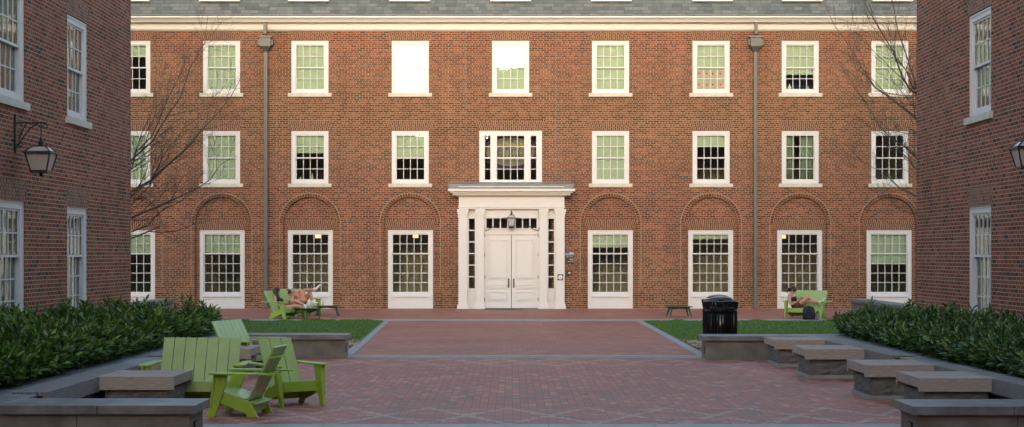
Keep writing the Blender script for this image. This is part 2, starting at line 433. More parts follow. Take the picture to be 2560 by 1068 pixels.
def jack_arch(Wb, Wt, h, mats, j=.0085):
    """local, foot centre at origin, face at y=0 plane; bricks proud 3 mm on a mortar bed"""
    mb, mm = mats
    b = MB()
    b.mi = 1; b.prism([(-Wb/2,-.002,0),(Wb/2,-.002,0),(Wt/2,-.002,h),(-Wt/2,-.002,h)], (0,.01,0))
    b.mi = 0; n = max(8, int(round(Wt/.0745)))
    for i in range(n):
        def X(k, z): return (-Wb/2+Wb*k/n)+((-Wt/2+Wt*k/n)-(-Wb/2+Wb*k/n))*z/h
        if i % 2 == 0: cuts = [0, h*.36, h*.70, h]
        else: cuts = [0, h*.18, h*.53, h*.86, h]
        for a, c in zip(cuts[:-1], cuts[1:]):
            a += j; c -= j*.2
            b.add([(X(i,a)+j,-.005,a),(X(i+1,a)-j,-.005,a),(X(i+1,c)-j,-.005,c),(X(i,c)+j,-.005,c),
                   (X(i,a)+j,0,a),(X(i+1,a)-j,0,a),(X(i+1,c)-j,0,c),(X(i,c)+j,0,c)],
                  [(0,1,2,3),(0,4,5,1),(1,5,6,2),(2,6,7,3),(3,7,4,0)])
    return b, [mb, mm]

# ------------------------------------------------------------------ main building
bld = thing('brick_building', 'three storey red brick hall with arches and a white columned entrance', 'building', (0, ZF, 0))
P0 = bld
def wmap(u, v, d): return (u, d, v)             # local to bld (y=0 is the facade plane)
CX = [329, 553.5, 774.5, 1025.5, 1276.5, 1526.5, 1778, 2001, 2225]
cols = [(c-1280)/73.1 for c in CX]
Zt1, Zb1 = 9.165, 7.373      # top row opening
Zt2, Zb2 = 6.09, 4.282
GH = 2.69; GW = 1.545; UW = 1.27; RB = .92; SP = 2.914
holes = []
for i, c in enumerate(cols):
    holes.append((c-UW/2, c+UW/2, Zb1, Zt1))
    if i != 4: holes.append((c-UW/2, c+UW/2, Zb2, Zt2))
TW = 2.15
holes.append((cols[4]-TW/2, cols[4]+TW/2, 4.27, 6.09))
bays = [c for i, c in enumerate(cols) if i != 4]
bayh = [(c-RB, c+RB, 0, SP+RB, 1) for c in bays]
ew = (cols[4]-1.40, cols[4]+1.40, 0, 3.6, 1)
w = MB()
X0, X1 = -15.6, 15.6
wall_grid(w, wmap, X0, X1, 0, 9.6, holes+bayh+[ew])
RD = .10; NS = 28
for c in bays:
    for k in range(NS):
        a0, a1 = PI-PI*k/NS, PI-PI*(k+1)/NS
        p0 = (c+RB*math.cos(a0), SP+RB*math.sin(a0)); p1 = (c+RB*math.cos(a1), SP+RB*math.sin(a1))
        top = SP+RB
        w.quad((p0[0],0,p0[1]), (p1[0],0,p1[1]), (p1[0],0,top), (p0[0],0,top))
        w.quad((p0[0],0,p0[1]), (p0[0],RD,p0[1]), (p1[0],RD,p1[1]), (p1[0],0,p1[1]))
        w.add([(c,RD,SP),(p0[0],RD,p0[1]),(p1[0],RD,p1[1])], [(0,1,2)])
    for s in (-1, 1): w.quad((c+s*RB,0,0), (c+s*RB,RD,0), (c+s*RB,RD,SP), (c+s*RB,0,SP))
    wall_grid(w, lambda u, v, d: (u, RD+d, v), c-RB, c+RB, 0, SP, [(c-GW/2, c+GW/2, 0, GH)], depth=.12)
# water table: slightly proud base course
bayedges = [X0]+sum([[c-RB-.13, c+RB+.13] for c in bays if c < cols[4]], [])+[cols[4]-1.9, cols[4]+1.9]+sum([[c-RB-.13, c+RB+.13] for c in bays if c > cols[4]], [])+[X1]
for a, c in zip(bayedges[0::2], bayedges[1::2]):
    if c-a > .1: w.box(a, c, -.035, -.001, 0, .745)
w.quad((X0,0,0),(X0,0,9.6),(X0,12,9.6),(X0,12,0)); w.quad((X1,0,0),(X1,12,0),(X1,12,9.6),(X1,0,9.6)); w.quad((X0,12,0),(X0,12,9.6),(X1,12,9.6),(X1,12,0))
w.build('wall', M['brick'], bld)
# arch rings
def ring_mesh():
    b = MB(); b.mi = 1
    n = 34
    for k in range(n):
        a0, a1 = PI*k/n, PI*(k+1)/n
        ri, ro = RB-.004, RB+.135
        q = [(ri*math.cos(a0), ri*math.sin(a0)), (ro*math.cos(a0), ro*math.sin(a0)), (ro*math.cos(a1), ro*math.sin(a1)), (ri*math.cos(a1), ri*math.sin(a1))]
        b.add([(x, -.003, z) for x, z in q]+[(x, .01, z) for x, z in q], [(0,1,2,3)[::-1], (0,3,7,4), (1,5,6,2)])
        b.mi = 0
        da = .009/RB; ri, ro = RB+.012, RB+.112
        q = [(ri*math.cos(a0+da), ri*math.sin(a0+da)), (ro*math.cos(a0+da), ro*math.sin(a0+da)), (ro*math.cos(a1-da), ro*math.sin(a1-da)), (ri*math.cos(a1-da), ri*math.sin(a1-da))]
        b.add([(x, -.028, z) for x, z in q]+[(x, 0, z) for x, z in q], [(3,2,1,0), (0,3,7,4), (1,5,6,2), (0,4,5,1), (2,6,7,3)])
        b.mi = 1
    for s in (-1, 1):
        x = s*(RB+.118); b.box(x-.007, x+.007, -.004, .004, -SP+.76, 0)
    return b
rb = ring_mesh(); r0 = None
for c in bays:
    if r0 is None: r0 = rb.build('arch_ring', [M['vous'], M['mortar']], bld, loc=(c, 0, SP)); continue
    o = r0.copy(); COL.objects.link(o); o.parent = bld; o.location = (c, 0, SP)
def place_jack(b, mats, name, locs, parent, rotz=0):
    o0 = None
    for l in locs:
        if o0 is None: o0 = b.build(name, mats, parent, loc=l, rotz=rotz)
        else:
            o = o0.copy(); COL.objects.link(o); o.parent = parent; o.location = l; o.rotation_euler = (0,0,rotz)
VM = (M['vous'], M['mortar'])
b, ms = jack_arch(1.29, 1.50, .335, VM); place_jack(b, ms, 'jack_arch', [(c, 0, Zt1) for c in cols]+[(c, 0, Zt2) for i, c in enumerate(cols) if i != 4], bld)
b, ms = jack_arch(TW+.02, TW+.26, .36, VM); place_jack(b, ms, 'jack_arch', [(cols[4], 0, Zt2)], bld)
b, ms = jack_arch(GW+.02, 1.83, .385, VM); place_jack(b, ms, 'jack_arch', [(c, RD, GH) for c in bays], bld)

WU = WinProto(UW, Zt1-Zb1, 4, 2, 2)
blU = {0: .25, 1: .96, 2: 1, 3: 1, 4: 1, 5: 1, 6: 1, 7: .63, 8: 1}
blM = {0: 1, 1: 1, 2: .38, 3: .46, 5: 1, 6: .24, 7: -1, 8: 0}
blG = {0: .33, 1: .33, 2: 0, 3: 0, 5: .22, 6: .08, 7: 0, 8: .50}
tilts = [0, .002, .004, 0, .001, -.001, .003, .002, 0]
for i, c in enumerate(cols):
    wn = WU.place(bld, (c, 0, Zb1), 0, tilts[i]); add_sill(wn, UW)
    if blU[i]: add_blind(wn, WU.g, blU[i])
    if i != 4:
        wn = WU.place(bld, (c, 0, Zb2)); add_sill(wn, UW)
        if blM[i]: add_blind(wn, WU.g, abs(blM[i]), blM[i] < 0)
# triple window over the entrance
WT = WinProto(TW, Zt2-4.27, 1, 2, 2)
def triple():
    b = MB(); h = TW/2; H = Zt2-4.27
    b.box(-h, h, .03, .13, H-.14, H); b.box(-h, h, .03, .13, 0, .10)
    ed = [(-h, -h+.16), (-.655, -.50), (.50, .655), (h-.16, h)]
    for a, c in ed: b.box(a, c, .03, .13, .10, H-.14)
    b.box(-h-.004, h+.004, .018, .03, H-.03, H+.004)
    return b, ed, H
for o in [WT.root]+list(WT.root.children): bpy.data.objects.remove(o)
b, ed, TH = triple()
tw = b.build('window', M['white'], bld, loc=(cols[4], 0, 4.27))
spans = [(ed[0][1], ed[1][0], 1), (ed[1][1], ed[2][0], 4), (ed[2][1], ed[3][0], 1)]
for (a, c, nc) in spans:
    mid = (.10+TH-.14)/2
    for (za, zb, y) in ((mid-.02, TH-.14, .052), (.10, mid+.02, .092)):
        s = MB(); p = MB(); st = .035
        s.box(a, a+st, y, y+.035, za, zb); s.box(c-st, c, y, y+.035, za, zb); s.box(a+st, c-st, y, y+.035, za, za+.045); s.box(a+st, c-st, y, y+.035, zb-.035, zb)
        for i in range(1, nc):
            x = a+st+(c-a-2*st)*i/nc; s.box(x-.01, x+.01, y+.004, y+.03, za+.045, zb-.035)
        zz = (za+.045+zb-.035)/2
        for i in range(nc):
            xa = a+st+(c-a-2*st)*i/nc+(.01 if i else 0); xb = a+st+(c-a-2*st)*(i+1)/nc-(.01 if i < nc-1 else 0)
            s.box(xa, xb, y+.006, y+.028, zz-.01, zz+.01)
        p.box(a+st, c-st, y+.018, y+.0195, za+.045, zb-.035)
        s.build('sash', M['white'], tw); p.build('pane', M['glass'], tw)
WG = WinProto(GW, GH, 5, 2, 4, panel=.42)
for i, c in enumerate(cols):
    if i == 4: continue
    wn = WG.place(bld, (c, RD, 0))
    if blG[i]: add_blind(wn, WG.g, blG[i])
# interior
b = MB()
def inbox(z0, z1, d, m):
    b.mi = m
    xa, xb = X0+.05, X1-.05
    b.quad((xa,d,z0),(xb,d,z0),(xb,d,z1),(xa,d,z1)); b.quad((xa,.2,z1),(xb,.2,z1),(xb,d,z1),(xa,d,z1))
    b.quad((xa,.2,z0),(xa,.2,z1),(xa,d,z1),(xa,d,z0)); b.quad((xb,.2,z0),(xb,d,z0),(xb,d,z1),(xb,.2,z1))
    b.mi = 1; b.quad((xa,.2,z0),(xb,.2,z0),(xb,d,z0),(xa,d,z0)); b.mi = 0
inbox(.02, 3.4, 3.0, 0); inbox(3.6, 6.6, 4.2, 0); inbox(6.7, 9.5, 4.2, 0)
for c in [(a+e)/2 for a, e in zip(cols[:-1], cols[1:])]:
    b.box(c-.06, c+.06, .22, 4.15, 3.62, 6.58); b.box(c-.06, c+.06, .22, 4.15, 6.72, 9.48)
b.build('room_interior', [M['room'], M['roomfloor']], bld)
for px, py in ((795, 591), (1039, 590.5), (1957.5, 592)):
    b = MB(); b.box(-.10, .10, -.01, .01, -.065, .065); p = W(px, py, ZF+1.5); b.build('ceiling_lamp', M['lit'], bld, loc=(p.x, 1.5, p.z))
# cornice
b = MB()
prof = [(.0,9.50),(-.05,9.52),(-.05,9.555),(-.09,9.56),(-.09,9.735),(-.14,9.75),(-.30,9.765),(-.31,9.80),(-.34,9.805),(-.36,9.85),(-.42,9.865),(-.45,9.90),(-.45,9.945),(.0,9.96)]
b.prism([(X0-.3, y, z) for y, z in prof][::-1], (X1-X0+.6, 0, 0))
for k in range(9):   # scarf joints of the crown moulding
    x = X0+1.3+k*3.55; b.box(x, x+.006, -.4535, -.45, 9.87, 9.95)
b.build('cornice', M['white2'], bld)
b = MB(); b.box(X0-.3, X1+.3, -.47, .1, 9.965, 9.985); b.build('gutter_flashing', M['lead'], bld)
# slate mansard
b = MB()
b.quad((X0,-.44,9.99),(X1,-.44,9.99),(X1,.62,12.9),(X0,.62,12.9)); b.quad((X0,.62,12.9),(X1,.62,12.9),(X1,6,14),(X0,6,14))
b.quad((X0,12.4,9.99),(X0,6,14),(X1,6,14),(X1,12.4,9.99)); b.add([(X0,-.44,9.99),(X0,.62,12.9),(X0,6,14),(X0,12.4,9.99)], [(0,1,2,3)]); b.add([(X1,-.44,9.99),(X1,.62,12.9),(X1,6,14),(X1,12.4,9.99)], [(3,2,1,0)])
b.build('roof', M['slate'], bld)
b = MB(); b.box(-.69, .69, -.40, .3, 10.455, 10.565); b.box(-.62, -.48, -.25, .55, 10.565, 12.1); b.box(.48, .62, -.25, .55, 10.565, 12.1); b.box(-.48, .48, -.25, .55, 11.95, 12.1)
b.box(-.72, .72, -.33, .62, 12.1, 12.22); b.box(-.48, .48, -.19, -.15, 11.25, 11.29); b.box(-.012, .012, -.19, -.16, 10.565, 11.25); b.box(-.012, .012, -.19, -.16, 11.29, 11.95)
d0 = b.build('dormer', M['white'], bld, loc=(cols[0], 0, 0)); b = MB(); b.box(-.48, .48, -.15, -.14, 10.565, 11.95); b.build('pane', M['glass'], d0)
for c in cols[1:]:
    o = copy_tree(d0, bld); o.location = (c, 0, 0)
for px in (1163, 1391):
    x = fx(px); b = MB(); b.box(x-.009, x+.009, -.004, .004, 4.3, 9.5); b.build('expansion_joint', M['darkgrey'], bld)
# downpipes
for px in (664.5, 1888.5):
    x = fx(px, .1); b = MB()
    b.box(-.058, .058, -.13, -.03, .66, 9.0); b.box(-.07, .07, -.15, -.04, 0.02, .66); b.box(-.052, .052, -.30, -.20, 9.32, 9.74); b.box(-.052, .052, -.30, -.03, 9.30, 9.36)
    b.prism([(-.19,-.30,8.95),(.19,-.30,8.95),(.19,-.30,9.24),(-.19,-.30,9.24)], (0,.27,0))
    b.prism([(-.24,-.34,9.24),(.24,-.34,9.24),(.24,-.34,9.30),(-.24,-.34,9.30)], (0,.33,0))
    b.add([(-.19,-.30,8.95),(.19,-.30,8.95),(.19,-.03,8.95),(-.19,-.03,8.95),(-.06,-.14,8.78),(.06,-.14,8.78),(.06,-.03,8.78),(-.06,-.03,8.78)],
          [(0,1,5,4),(1,2,6,5),(2,3,7,6),(3,0,4,7)])
    b.box(-.26, -.20, -.20, -.05, 9.0, 9.2); b.box(.20, .26, -.20, -.05, 9.0, 9.2)
    for z in (1.7, 3.7, 5.9, 7.9): b.box(-.075, .075, -.137, -.01, z, z+.05)
    b.build('downpipe', M['darkgrey'], bld, loc=(x, 0, 0))

# entrance portico (built of parts of the building)
ec = 1278.5
PD = .30   # face of the pilasters stands proud of the facade
b = MB()
def bx(b, px0, px1, p, py1, py0, pb=0.0):
    """box from photo columns px0..px1, rows py1(top)..py0(bottom), front proud by p, back at pb"""
    b.box(fx(px0, p), fx(px1, p), -p, -pb, fz(py0, p), fz(py1, p))
# frieze, architrave
bx(b, 1147, 1411, .30, 491, 516); bx(b, 1145, 1413, .32, 516, 519); bx(b, 1147.5, 1410, .29, 519, 523)
bx(b, 1212, 1345, .16, 523, 545)
bx(b, 1210, 1347, .175, 530, 533)
# back boarding behind sidelights and door
bx(b, 1152, 1172, .10, 523, 772); bx(b, 1187, 1214, .10, 523, 772); bx(b, 1343.5, 1371, .10, 523, 772); bx(b, 1385, 1405, .10, 523, 772)
bx(b, 1172, 1187, .10, 523, 547); bx(b, 1371, 1385, .10, 523, 547); bx(b, 1172, 1187, .10, 721, 772); bx(b, 1371, 1385, .10, 721, 772)
bx(b, 1214, 1343.5, .10, 571.5, 587)
b.build('entablature', M['white2'], bld)
b = MB()  # crown of the porch
pr = [(0,491),(.36,490.5),(.40,487),(.46,486),(.50,482),(.58,478),(.64,475),(.64,471.5),(0,471.5)]
crown = [( -p, fz(y, p)) for p, y in pr]
b.prism([(fx(1123, .64)+.10, y, z) for y, z in crown][::-1], (fx(1434, .64)-fx(1123, .64)-.20, 0, 0))
for (pa, pb_, ya, yb) in ((.40, 0, 490.5, 487), (.50, 0, 487, 482), (.58, 0, 482, 478), (.655, 0, 478, 472)):
    e = (.64-pa)*0
    b.box(fx(1147, .3)-(pa-.30)*1.0, fx(1411, .3)+(pa-.30)*1.0, -pa, -pa+.06, fz(ya, pa), fz(yb, pa))
b.build('porch_cornice', M['white2'], bld)
b = MB(); bx(b, 1121, 1434, .67, 462, 471.3)
b.prism([(fx(1121,.6), -.66, fz(462,.66)), (fx(1434,.6), -.66, fz(462,.66)), (fx(1428,.2), -.01, fz(457,.0)), (fx(1127,.2), -.01, fz(457,.0))], (0,0,.02))
b.build('porch_roof', M['lead'], bld)
b = MB(); bx(b, 1146, 1411, .685, 466, 468, .671); b.build('porch_drip_edge', M['white2'], bld)
def pilaster(pc, hw, hc, p):
    b = MB()
    x = fx(pc, p); w_ = hw*(ZF-p)/F; c_ = hc*(ZF-p)/F
    zt = fz(523, p); z0 = .18
    b.box(x-w_, x+w_, -p, -.10, z0, zt-.21)
    for (k, za, zb) in ((.25, .21, .19), (.45, .19, .15), (.7, .15, .09), (1.0, .09, .0)):
        e = w_+(c_-w_)*k; b.box(x-e, x+e, -p-(e-w_), -.10, zt-za, zt-zb)
    b.box(x-w_-.018, x+w_+.018, -p-.018, -.10, zt-.27, zt-.245)
    for (k, za, zb) in ((1.0, 0, .10), (.75, .10, .14), (.35, .14, .18)):
        e = w_+(c_-w_)*k; b.box(x-e, x+e, -p-(e-w_), -.10, za, zb)
    return b
for pc, hw, hc in ((1157, 11, 14.5), (1200.5, 9.5, 12.5), (1359, 9.5, 12.5), (1400.5, 11, 14.5)):
    pilaster(pc, hw, hc, .24).build('pilaster', M['white2'], bld)
# returns of the porch to the wall
b = MB(); b.box(fx(1147,.2), fx(1152,.2), -.235, 0, 0, fz(523,.2)); b.box(fx(1405,.2), fx(1410,.2), -.235, 0, 0, fz(523,.2)); b.build('porch_return', M['white2'], bld)
for a, c in ((1172, 1187), (1371, 1385)):
    fr = MB(); xa, xb = fx(a,.1), fx(c,.1); za, zb = fz(721,.1), fz(547,.1)
    fr.box(xa-.05, xa, -.125, -.10, za-.05, zb+.05); fr.box(xb, xb+.05, -.125, -.10, za-.05, zb+.05); fr.box(xa, xb, -.125, -.10, zb, zb+.05); fr.box(xa, xb, -.125, -.10, za-.05, za)
    for i in range(1, 6):
        z = za+(zb-za)*i/6; fr.box(xa, xb, -.10, -.06, z-.02, z+.02)
    zc, zd = fz(752,.1), fz(731,.1)
    fr.box(xa-.01, xb+.01, -.118, -.10, zc, zd); fr.box(xa+.04, xb-.04, -.13, -.118, zc+.05, zd-.05)
    so = fr.build('sidelight', M['white2'], bld)
    p = MB(); p.box(xa, xb, -.08, -.078, za, zb); p.build('pane', M['glass'], so)
fr = MB(); xa, xb = fx(1214,.1), fx(1343.5,.1); za, zb = fz(571.5,.1), fz(545,.1)
n = 7
for i in range(n+1):
    x = xa+(xb-xa)*i/n; e = .022 if 0 < i < n else .03; fr.box(x-e, x+e, -.12, -.08, za, zb)
fr.box(xa, xb, -.13, -.10, zb-.02, zb+.025); fr.box(xa, xb, -.13, -.10, za-.03, za+.01)
so = fr.build('transom_light', M['white2'], bld); p = MB(); p.box(xa, xb, -.09, -.088, za, zb); p.build('pane', M['glass'], so)
# double doors
for s, (a, c) in ((-1, (1212.5, 1278)), (1, (1279, 1344.5))):
    d = MB(); p0 = .07; xa, xb = fx(a, p0)+.004, fx(c, p0)-.004
    zt_, zb_ = fz(587.5, p0), .03
    d.box(xa, xb, -p0, -.03, zb_, zt_)
    if s < 0: pa, pb_ = xa+.13, xb-.12
    else: pa, pb_ = xa+.12, xb-.13
    for (ya, yb) in ((599, 697), (711, 722), (729, 752)):
        z1, z0 = fz(ya, p0), fz(yb, p0); g = .034
        for (q0, q1, r0_, r1_) in ((pa, pb_, z1-g, z1), (pa, pb_, z0, z0+g), (pa, pa+g, z0+g, z1-g), (pb_-g, pb_, z0+g, z1-g)):
            d.box(q0, q1, -p0-.030, -p0-.0005, r0_, r1_)
        d.box(pa+.05, pb_-.05, -p0-.022, -p0-.0005, z0+.05 if z1-z0 > .2 else z0+.04, z1-.05 if z1-z0 > .2 else z1-.04)
    do = d.build('door', M['white2'], bld)
    hx = fx(1271.5 if s < 0 else 1284.5, p0)
    h = MB(); h.tube([(hx,-p0,.75),(hx,-p0-.06,.77),(hx,-p0-.06,.98),(hx,-p0,1.0)], .014, 6); h.box(hx-.022, hx+.022, -p0-.012, -p0, .72, 1.03); h.build('handle', M['iron'], do)
    for z in (.25, 1.02, 1.78, 2.45):
        h = MB(); hxx = xa-.012 if s < 0 else xb+.012; h.box(hxx-.010, hxx+.010, -p0-.045, -p0+.0, z, z+.13); h.build('hinge', M['darkgrey'], do)
b = MB(); b.box(fx(1212,.1), fx(1345,.1), -.16, -.02, .006, .03); b.build('threshold', M['darkgrey'], bld)
b = MB(); b.box(fx(1136,.3), fx(1421,.3), -.36, -.02, .001, .006+.0); b.build('door_step', M['strip'], bld)
b = MB(); xa, xb = fx(1214,.2), fx(1344,.2); b.box(xa-.05, xb+.05, .3, 2.2, .01, 3.4); 
# dark lobby behind the glass
lb = MB(); lb.quad((cols[4]-1.9,1.2,0),(cols[4]+1.9,1.2,0),(cols[4]+1.9,1.2,3.5),(cols[4]-1.9,1.2,3.5)); lb.build('lobby_wall', M['roomfloor'], bld)
bld_objs_done = True

# ------------------------------------------------------------------ side wings
def side_building(name, label, X, sgn, Yfar, wins, refl_wins):
    """sgn=+1: face looks to +X (left wing), -1: face looks to -X (right wing)"""
    o = thing(name, label, 'building', (X, Yfar, 0))
    rz = PI/2*sgn
    def mp(u, v, d): return (-sgn*d, u, v)
    hs = []
    wu = 1.27
    allw = wins+refl_wins
    for yc in allw:
        hs.append((yc-wu/2-Yfar, yc+wu/2-Yfar, 4.28, 6.09)); hs.append((yc-wu/2-Yfar, yc+wu/2-Yfar, .62, 2.69)); hs.append((yc-wu/2-Yfar, yc+wu/2-Yfar, 7.37, 9.165))
    b = MB(); wall_grid(b, mp, -31.5, 0, 0, 9.6, hs)
    D = -sgn*9
    b.quad((0,0,0),(0,0,9.6),(D,0,9.6),(D,0,0)); b.quad((0,-31.5,0),(D,-31.5,0),(D,-31.5,9.6),(0,-31.5,9.6)); b.quad((D,0,0),(D,0,9.6),(D,-31.5,9.6),(D,-31.5,0))
    # proud base
    b.build('wall', M['brick_side'], o)
    b = MB(); x0, x1 = sorted((sgn*.35, D-sgn*.35)); b.box(x0, x1, -31.8, .35, 9.6, 9.9); b.build('cornice', M['white'], o)
    b = MB(); b.add([(sgn*.3,-31.7,9.91),(sgn*.3,.3,9.91),(D-sgn*.3,.3,9.91),(D-sgn*.3,-31.7,9.91),(D/2,-28,12.5),(D/2,-3.5,12.5)], [(0,1,5,4),(2,3,4,5),(1,2,5),(3,0,4)]); b.build('roof', M['slate'], o)
    b = MB()
    for z0, z1 in ((.05, 3.2), (3.3, 6.5), (6.7, 9.4)):
        xa, xb = -sgn*.25, -sgn*3.0
        b.quad((xb,-31,z0),(xb,-.3,z0),(xb,-.3,z1),(xb,-31,z1)); b.quad((xa,-31,z1),(xb,-31,z1),(xb,-.3,z1),(xa,-.3,z1)); b.quad((xa,-31,z0),(xa,-.3,z0),(xb,-.3,z0),(xb,-31,z0))
        b.quad((xa,-.3,z0),(xa,-.3,z1),(xb,-.3,z1),(xb,-.3,z0)); b.quad((xa,-31,z0),(xb,-31,z0),(xb,-31,z1),(xa,-31,z1))
    b.build('room_interior', M['room'], o)
    jb, ms = jack_arch(wu+.02, wu+.2, .33, (M['vous_side'], M['mortar_side']), .012)
    place_jack(jb, ms, 'jack_arch', [(0, yc-Yfar, z) for yc in allw for z in (6.09, 2.69, 9.165)], o, rz)
    for yc in allw:
        for z, pr in ((4.28, WU), (.62, WS), (7.37, WU)):
            wn = pr.place(o, (0, yc-Yfar, z), rz); add_sill(wn, wu)
            add_blind(wn, pr.g, 1.0)
    return o
WS = WinProto(1.27, 2.07, 4, 2, 3)
LX, RX = -7.8, 8.12
lw = side_building('brick_building', 'dark red brick wing along the left edge of the courtyard, lantern between its windows', LX, 1, 31.1, [27.29, 23.70], [19.9])
rw = side_building('brick_building', 'dark red brick wing along the right edge, one window column in view', RX, -1, 30.5, [26.40], [22.8])
# unseen hall added behind the viewpoint to shade the facade and shape reflections
for pr_ in (WU, WS, WG):          # the unplaced originals go
    for q_ in list(pr_.root.children)+[pr_.root]: bpy.data.objects.remove(q_)
occluder_hall = thing('brick_building', 'unseen plain brick hall added behind the viewpoint to block low sun and shape window reflections', 'building', (0, -18, 0))
b = MB(); c_ = MB()
for xa, xb, h_ in ((-45, -14.0, 26), (-14.0+.002, -2.2, 11.0), (-2.2+.002, 3.6, 16.4), (3.602, 9.0, 18.4), (9.002, 45, 26)):  # stepped heights leave a gap for the low sun and glow
    b.box(xa, xb, -10, 0, 0, h_); c_.box(xa, xb, -10.3, .3, h_+.001, h_+.3)
b.build('wall', M['brick_side'], occluder_hall); c_.build('cornice', M['white'], occluder_hall)
wb = MB()
for i in range(-9, 10):
    for z in (1.2, 4.6, 8.0): wb.box(i*3.6-.6, i*3.6+.6, .002, .05, z, z+1.9)
wb.build('window', M['darkgrey'], occluder_hall)
# ------------------------------------------------------------------ ground
def sheet(name, poly, z, m, kind='structure', thick=0.0):
    b = MB()
    if thick: b.prism([(x, y, z-thick) for x, y in poly], (0, 0, thick))
    else: b.add([(x, y, z) for x, y in poly], [tuple(range(len(poly)))])
    return tag(b.build(name, m), kind=kind)
sheet('ground', [(-150,-60),(150,-60),(150,200),(-150,200)], -.06, M['lawn'])
sheet('plaza', [(-8.3,-18),(8.6,-18),(8.6,15.62),(-8.3,15.62)], 0, M['pav_x'])
sheet('paved_border', [(-8.3,16.54),(8.6,16.54),(8.6,18.42),(-8.3,18.42)], 0, M['pav_b'])
sheet('plaza', [(-8.3,18.42),(8.6,18.42),(8.6,25.2),(-8.3,25.2)], 0, M['pav_y'])
sheet('paved_border', [(-8.3,25.2),(8.6,25.2),(8.6,27.22),(-8.3,27.22)], 0, M['pav_b'])
sheet('path', [(-3.4,27.9),(3.55,27.9),(3.55,42.35),(-3.4,42.35)], 0, M['pav_x'])
sheet('terrace', [(-16,43.55),(16,43.55),(16,52.2),(-16,52.2)], 0, M['pav_x'])
# stone bands laid as single slabs with open joints
def band(x0, x1, y0, y1, step, z=.004):
    b = MB(); x = x0
    while x < x1:
        e = min(x+step*random.uniform(.8, 1.2), x1); b.box(x+.004, e-.004, y0, y1, -.05, z+random.uniform(0,.002)); x = e
    return b
tag(band(-8.3, 8.6, 15.64, 16.53, 1.35).build('stone_band', M['strip']), kind='structure')
b = band(-3.1, 3.5, 27.24, 27.50, 1.2); b2 = band(-3.1, 3.5, 27.62, 27.88, 1.2)
b.add(b2.v, b2.f); tag(b.build('stone_band', M['strip']), kind='structure')
b = MB(); b.box(-3.1, 3.5, 27.51, 27.61, -.05, -.008); tag(b.build('drain_slot', M['darkgrey']), kind='structure')
tag(band(-16, 16, 42.36, 43.54, 1.5).build('stone_band', M['strip']), kind='structure')
def edge_strip(xa, ya, xb, yb, wd):
    b = MB(); n = 11
    for i in range(n):
        t0, t1 = i/n+.0006, (i+1)/n-.0006
        p0 = (xa+(xb-xa)*t0, ya+(yb-ya)*t0); p1 = (xa+(xb-xa)*t1, ya+(yb-ya)*t1)
        b.prism([(p0[0],p0[1],-.05),(p0[0]+wd,p0[1],-.05),(p1[0]+wd,p1[1],-.05),(p1[0],p1[1],-.05)], (0,0,.056+random.uniform(0,.002)))
    return b
tag(edge_strip(-3.40, 42.34, -2.93, 27.9, -.19).build('stone_edging', M['strip']), kind='structure')
tag(edge_strip(3.46, 42.34, 3.40, 27.9, .19).build('stone_edging', M['strip']), kind='structure')
sheet('lawn_ground', [(-16,32.4),(-3.22,32.4),(-3.55,42.34),(-16,42.34)], .01, M['lawn'])
sheet('lawn_ground', [(3.60,32.4),(16,32.4),(16,42.34),(3.64,42.34)], .01, M['lawn'])
sheet('gravel_bed', [(-8,27.3),(-3.12,27.3),(-3.25,32.4),(-8,32.4)], -.02, M['soil'])
sheet('gravel_bed', [(3.60,27.3),(8.5,27.3),(8.5,32.4),(3.63,32.4)], -.02, M['soil'])
# pebbles
def pebbles(x0, x1, y0, y1, n, name):
    P = np.stack([rng.uniform(x0, x1, n), rng.uniform(y0, y1, n), rng.uniform(-.012, .02, n)], 1)
    r = rng.uniform(.018, .042, n); base = np.array([(1,0,0),(0,1,0),(-1,0,0),(0,-1,0),(0,0,.7),(0,0,-.7)], float)
    jit = 1+rng.uniform(-.3, .3, (n,6,1)); V = (P[:,None,:]+base[None]*r[:,None,None]*jit).reshape(-1,3)
    Fc = np.array([(0,1,4),(1,2,4),(2,3,4),(3,0,4),(1,0,5),(2,1,5),(3,2,5),(0,3,5)])
    Fa = (Fc[None]+np.arange(n)[:,None,None]*6).reshape(-1,3)
    return np_mesh(name, V, Fa, M['pebble'])
def np_mesh(name, V, Fa, mat, smooth=False):
    me = bpy.data.meshes.new(name); k = Fa.shape[1]
    me.vertices.add(len(V)); me.vertices.foreach_set('co', V.astype(np.float32).ravel())
    me.loops.add(Fa.size); me.loops.foreach_set('vertex_index', Fa.astype(np.int32).ravel())
    me.polygons.add(len(Fa)); me.polygons.foreach_set('loop_start', np.arange(0, Fa.size, k, dtype=np.int32))
    me.polygons.foreach_set('loop_total', np.full(len(Fa), k, dtype=np.int32))
    if smooth: me.polygons.foreach_set('use_smooth', np.ones(len(Fa), dtype=bool))
    me.materials.append(mat); me.update(calc_edges=True); me.validate()
    o = bpy.data.objects.new(name, me); COL.objects.link(o); return o
tag(pebbles(-5.6, -3.2, 27.75, 32.6, 5200, 'gravel'), 'brown and tan pebbles in the small triangle beside the left stone wall end', 'gravel', kind='stuff')
tag(pebbles(3.66, 6.0, 27.4, 32.6, 5600, 'gravel'), 'brown and tan pebbles around the foot of the black litter bins', 'gravel', kind='stuff')
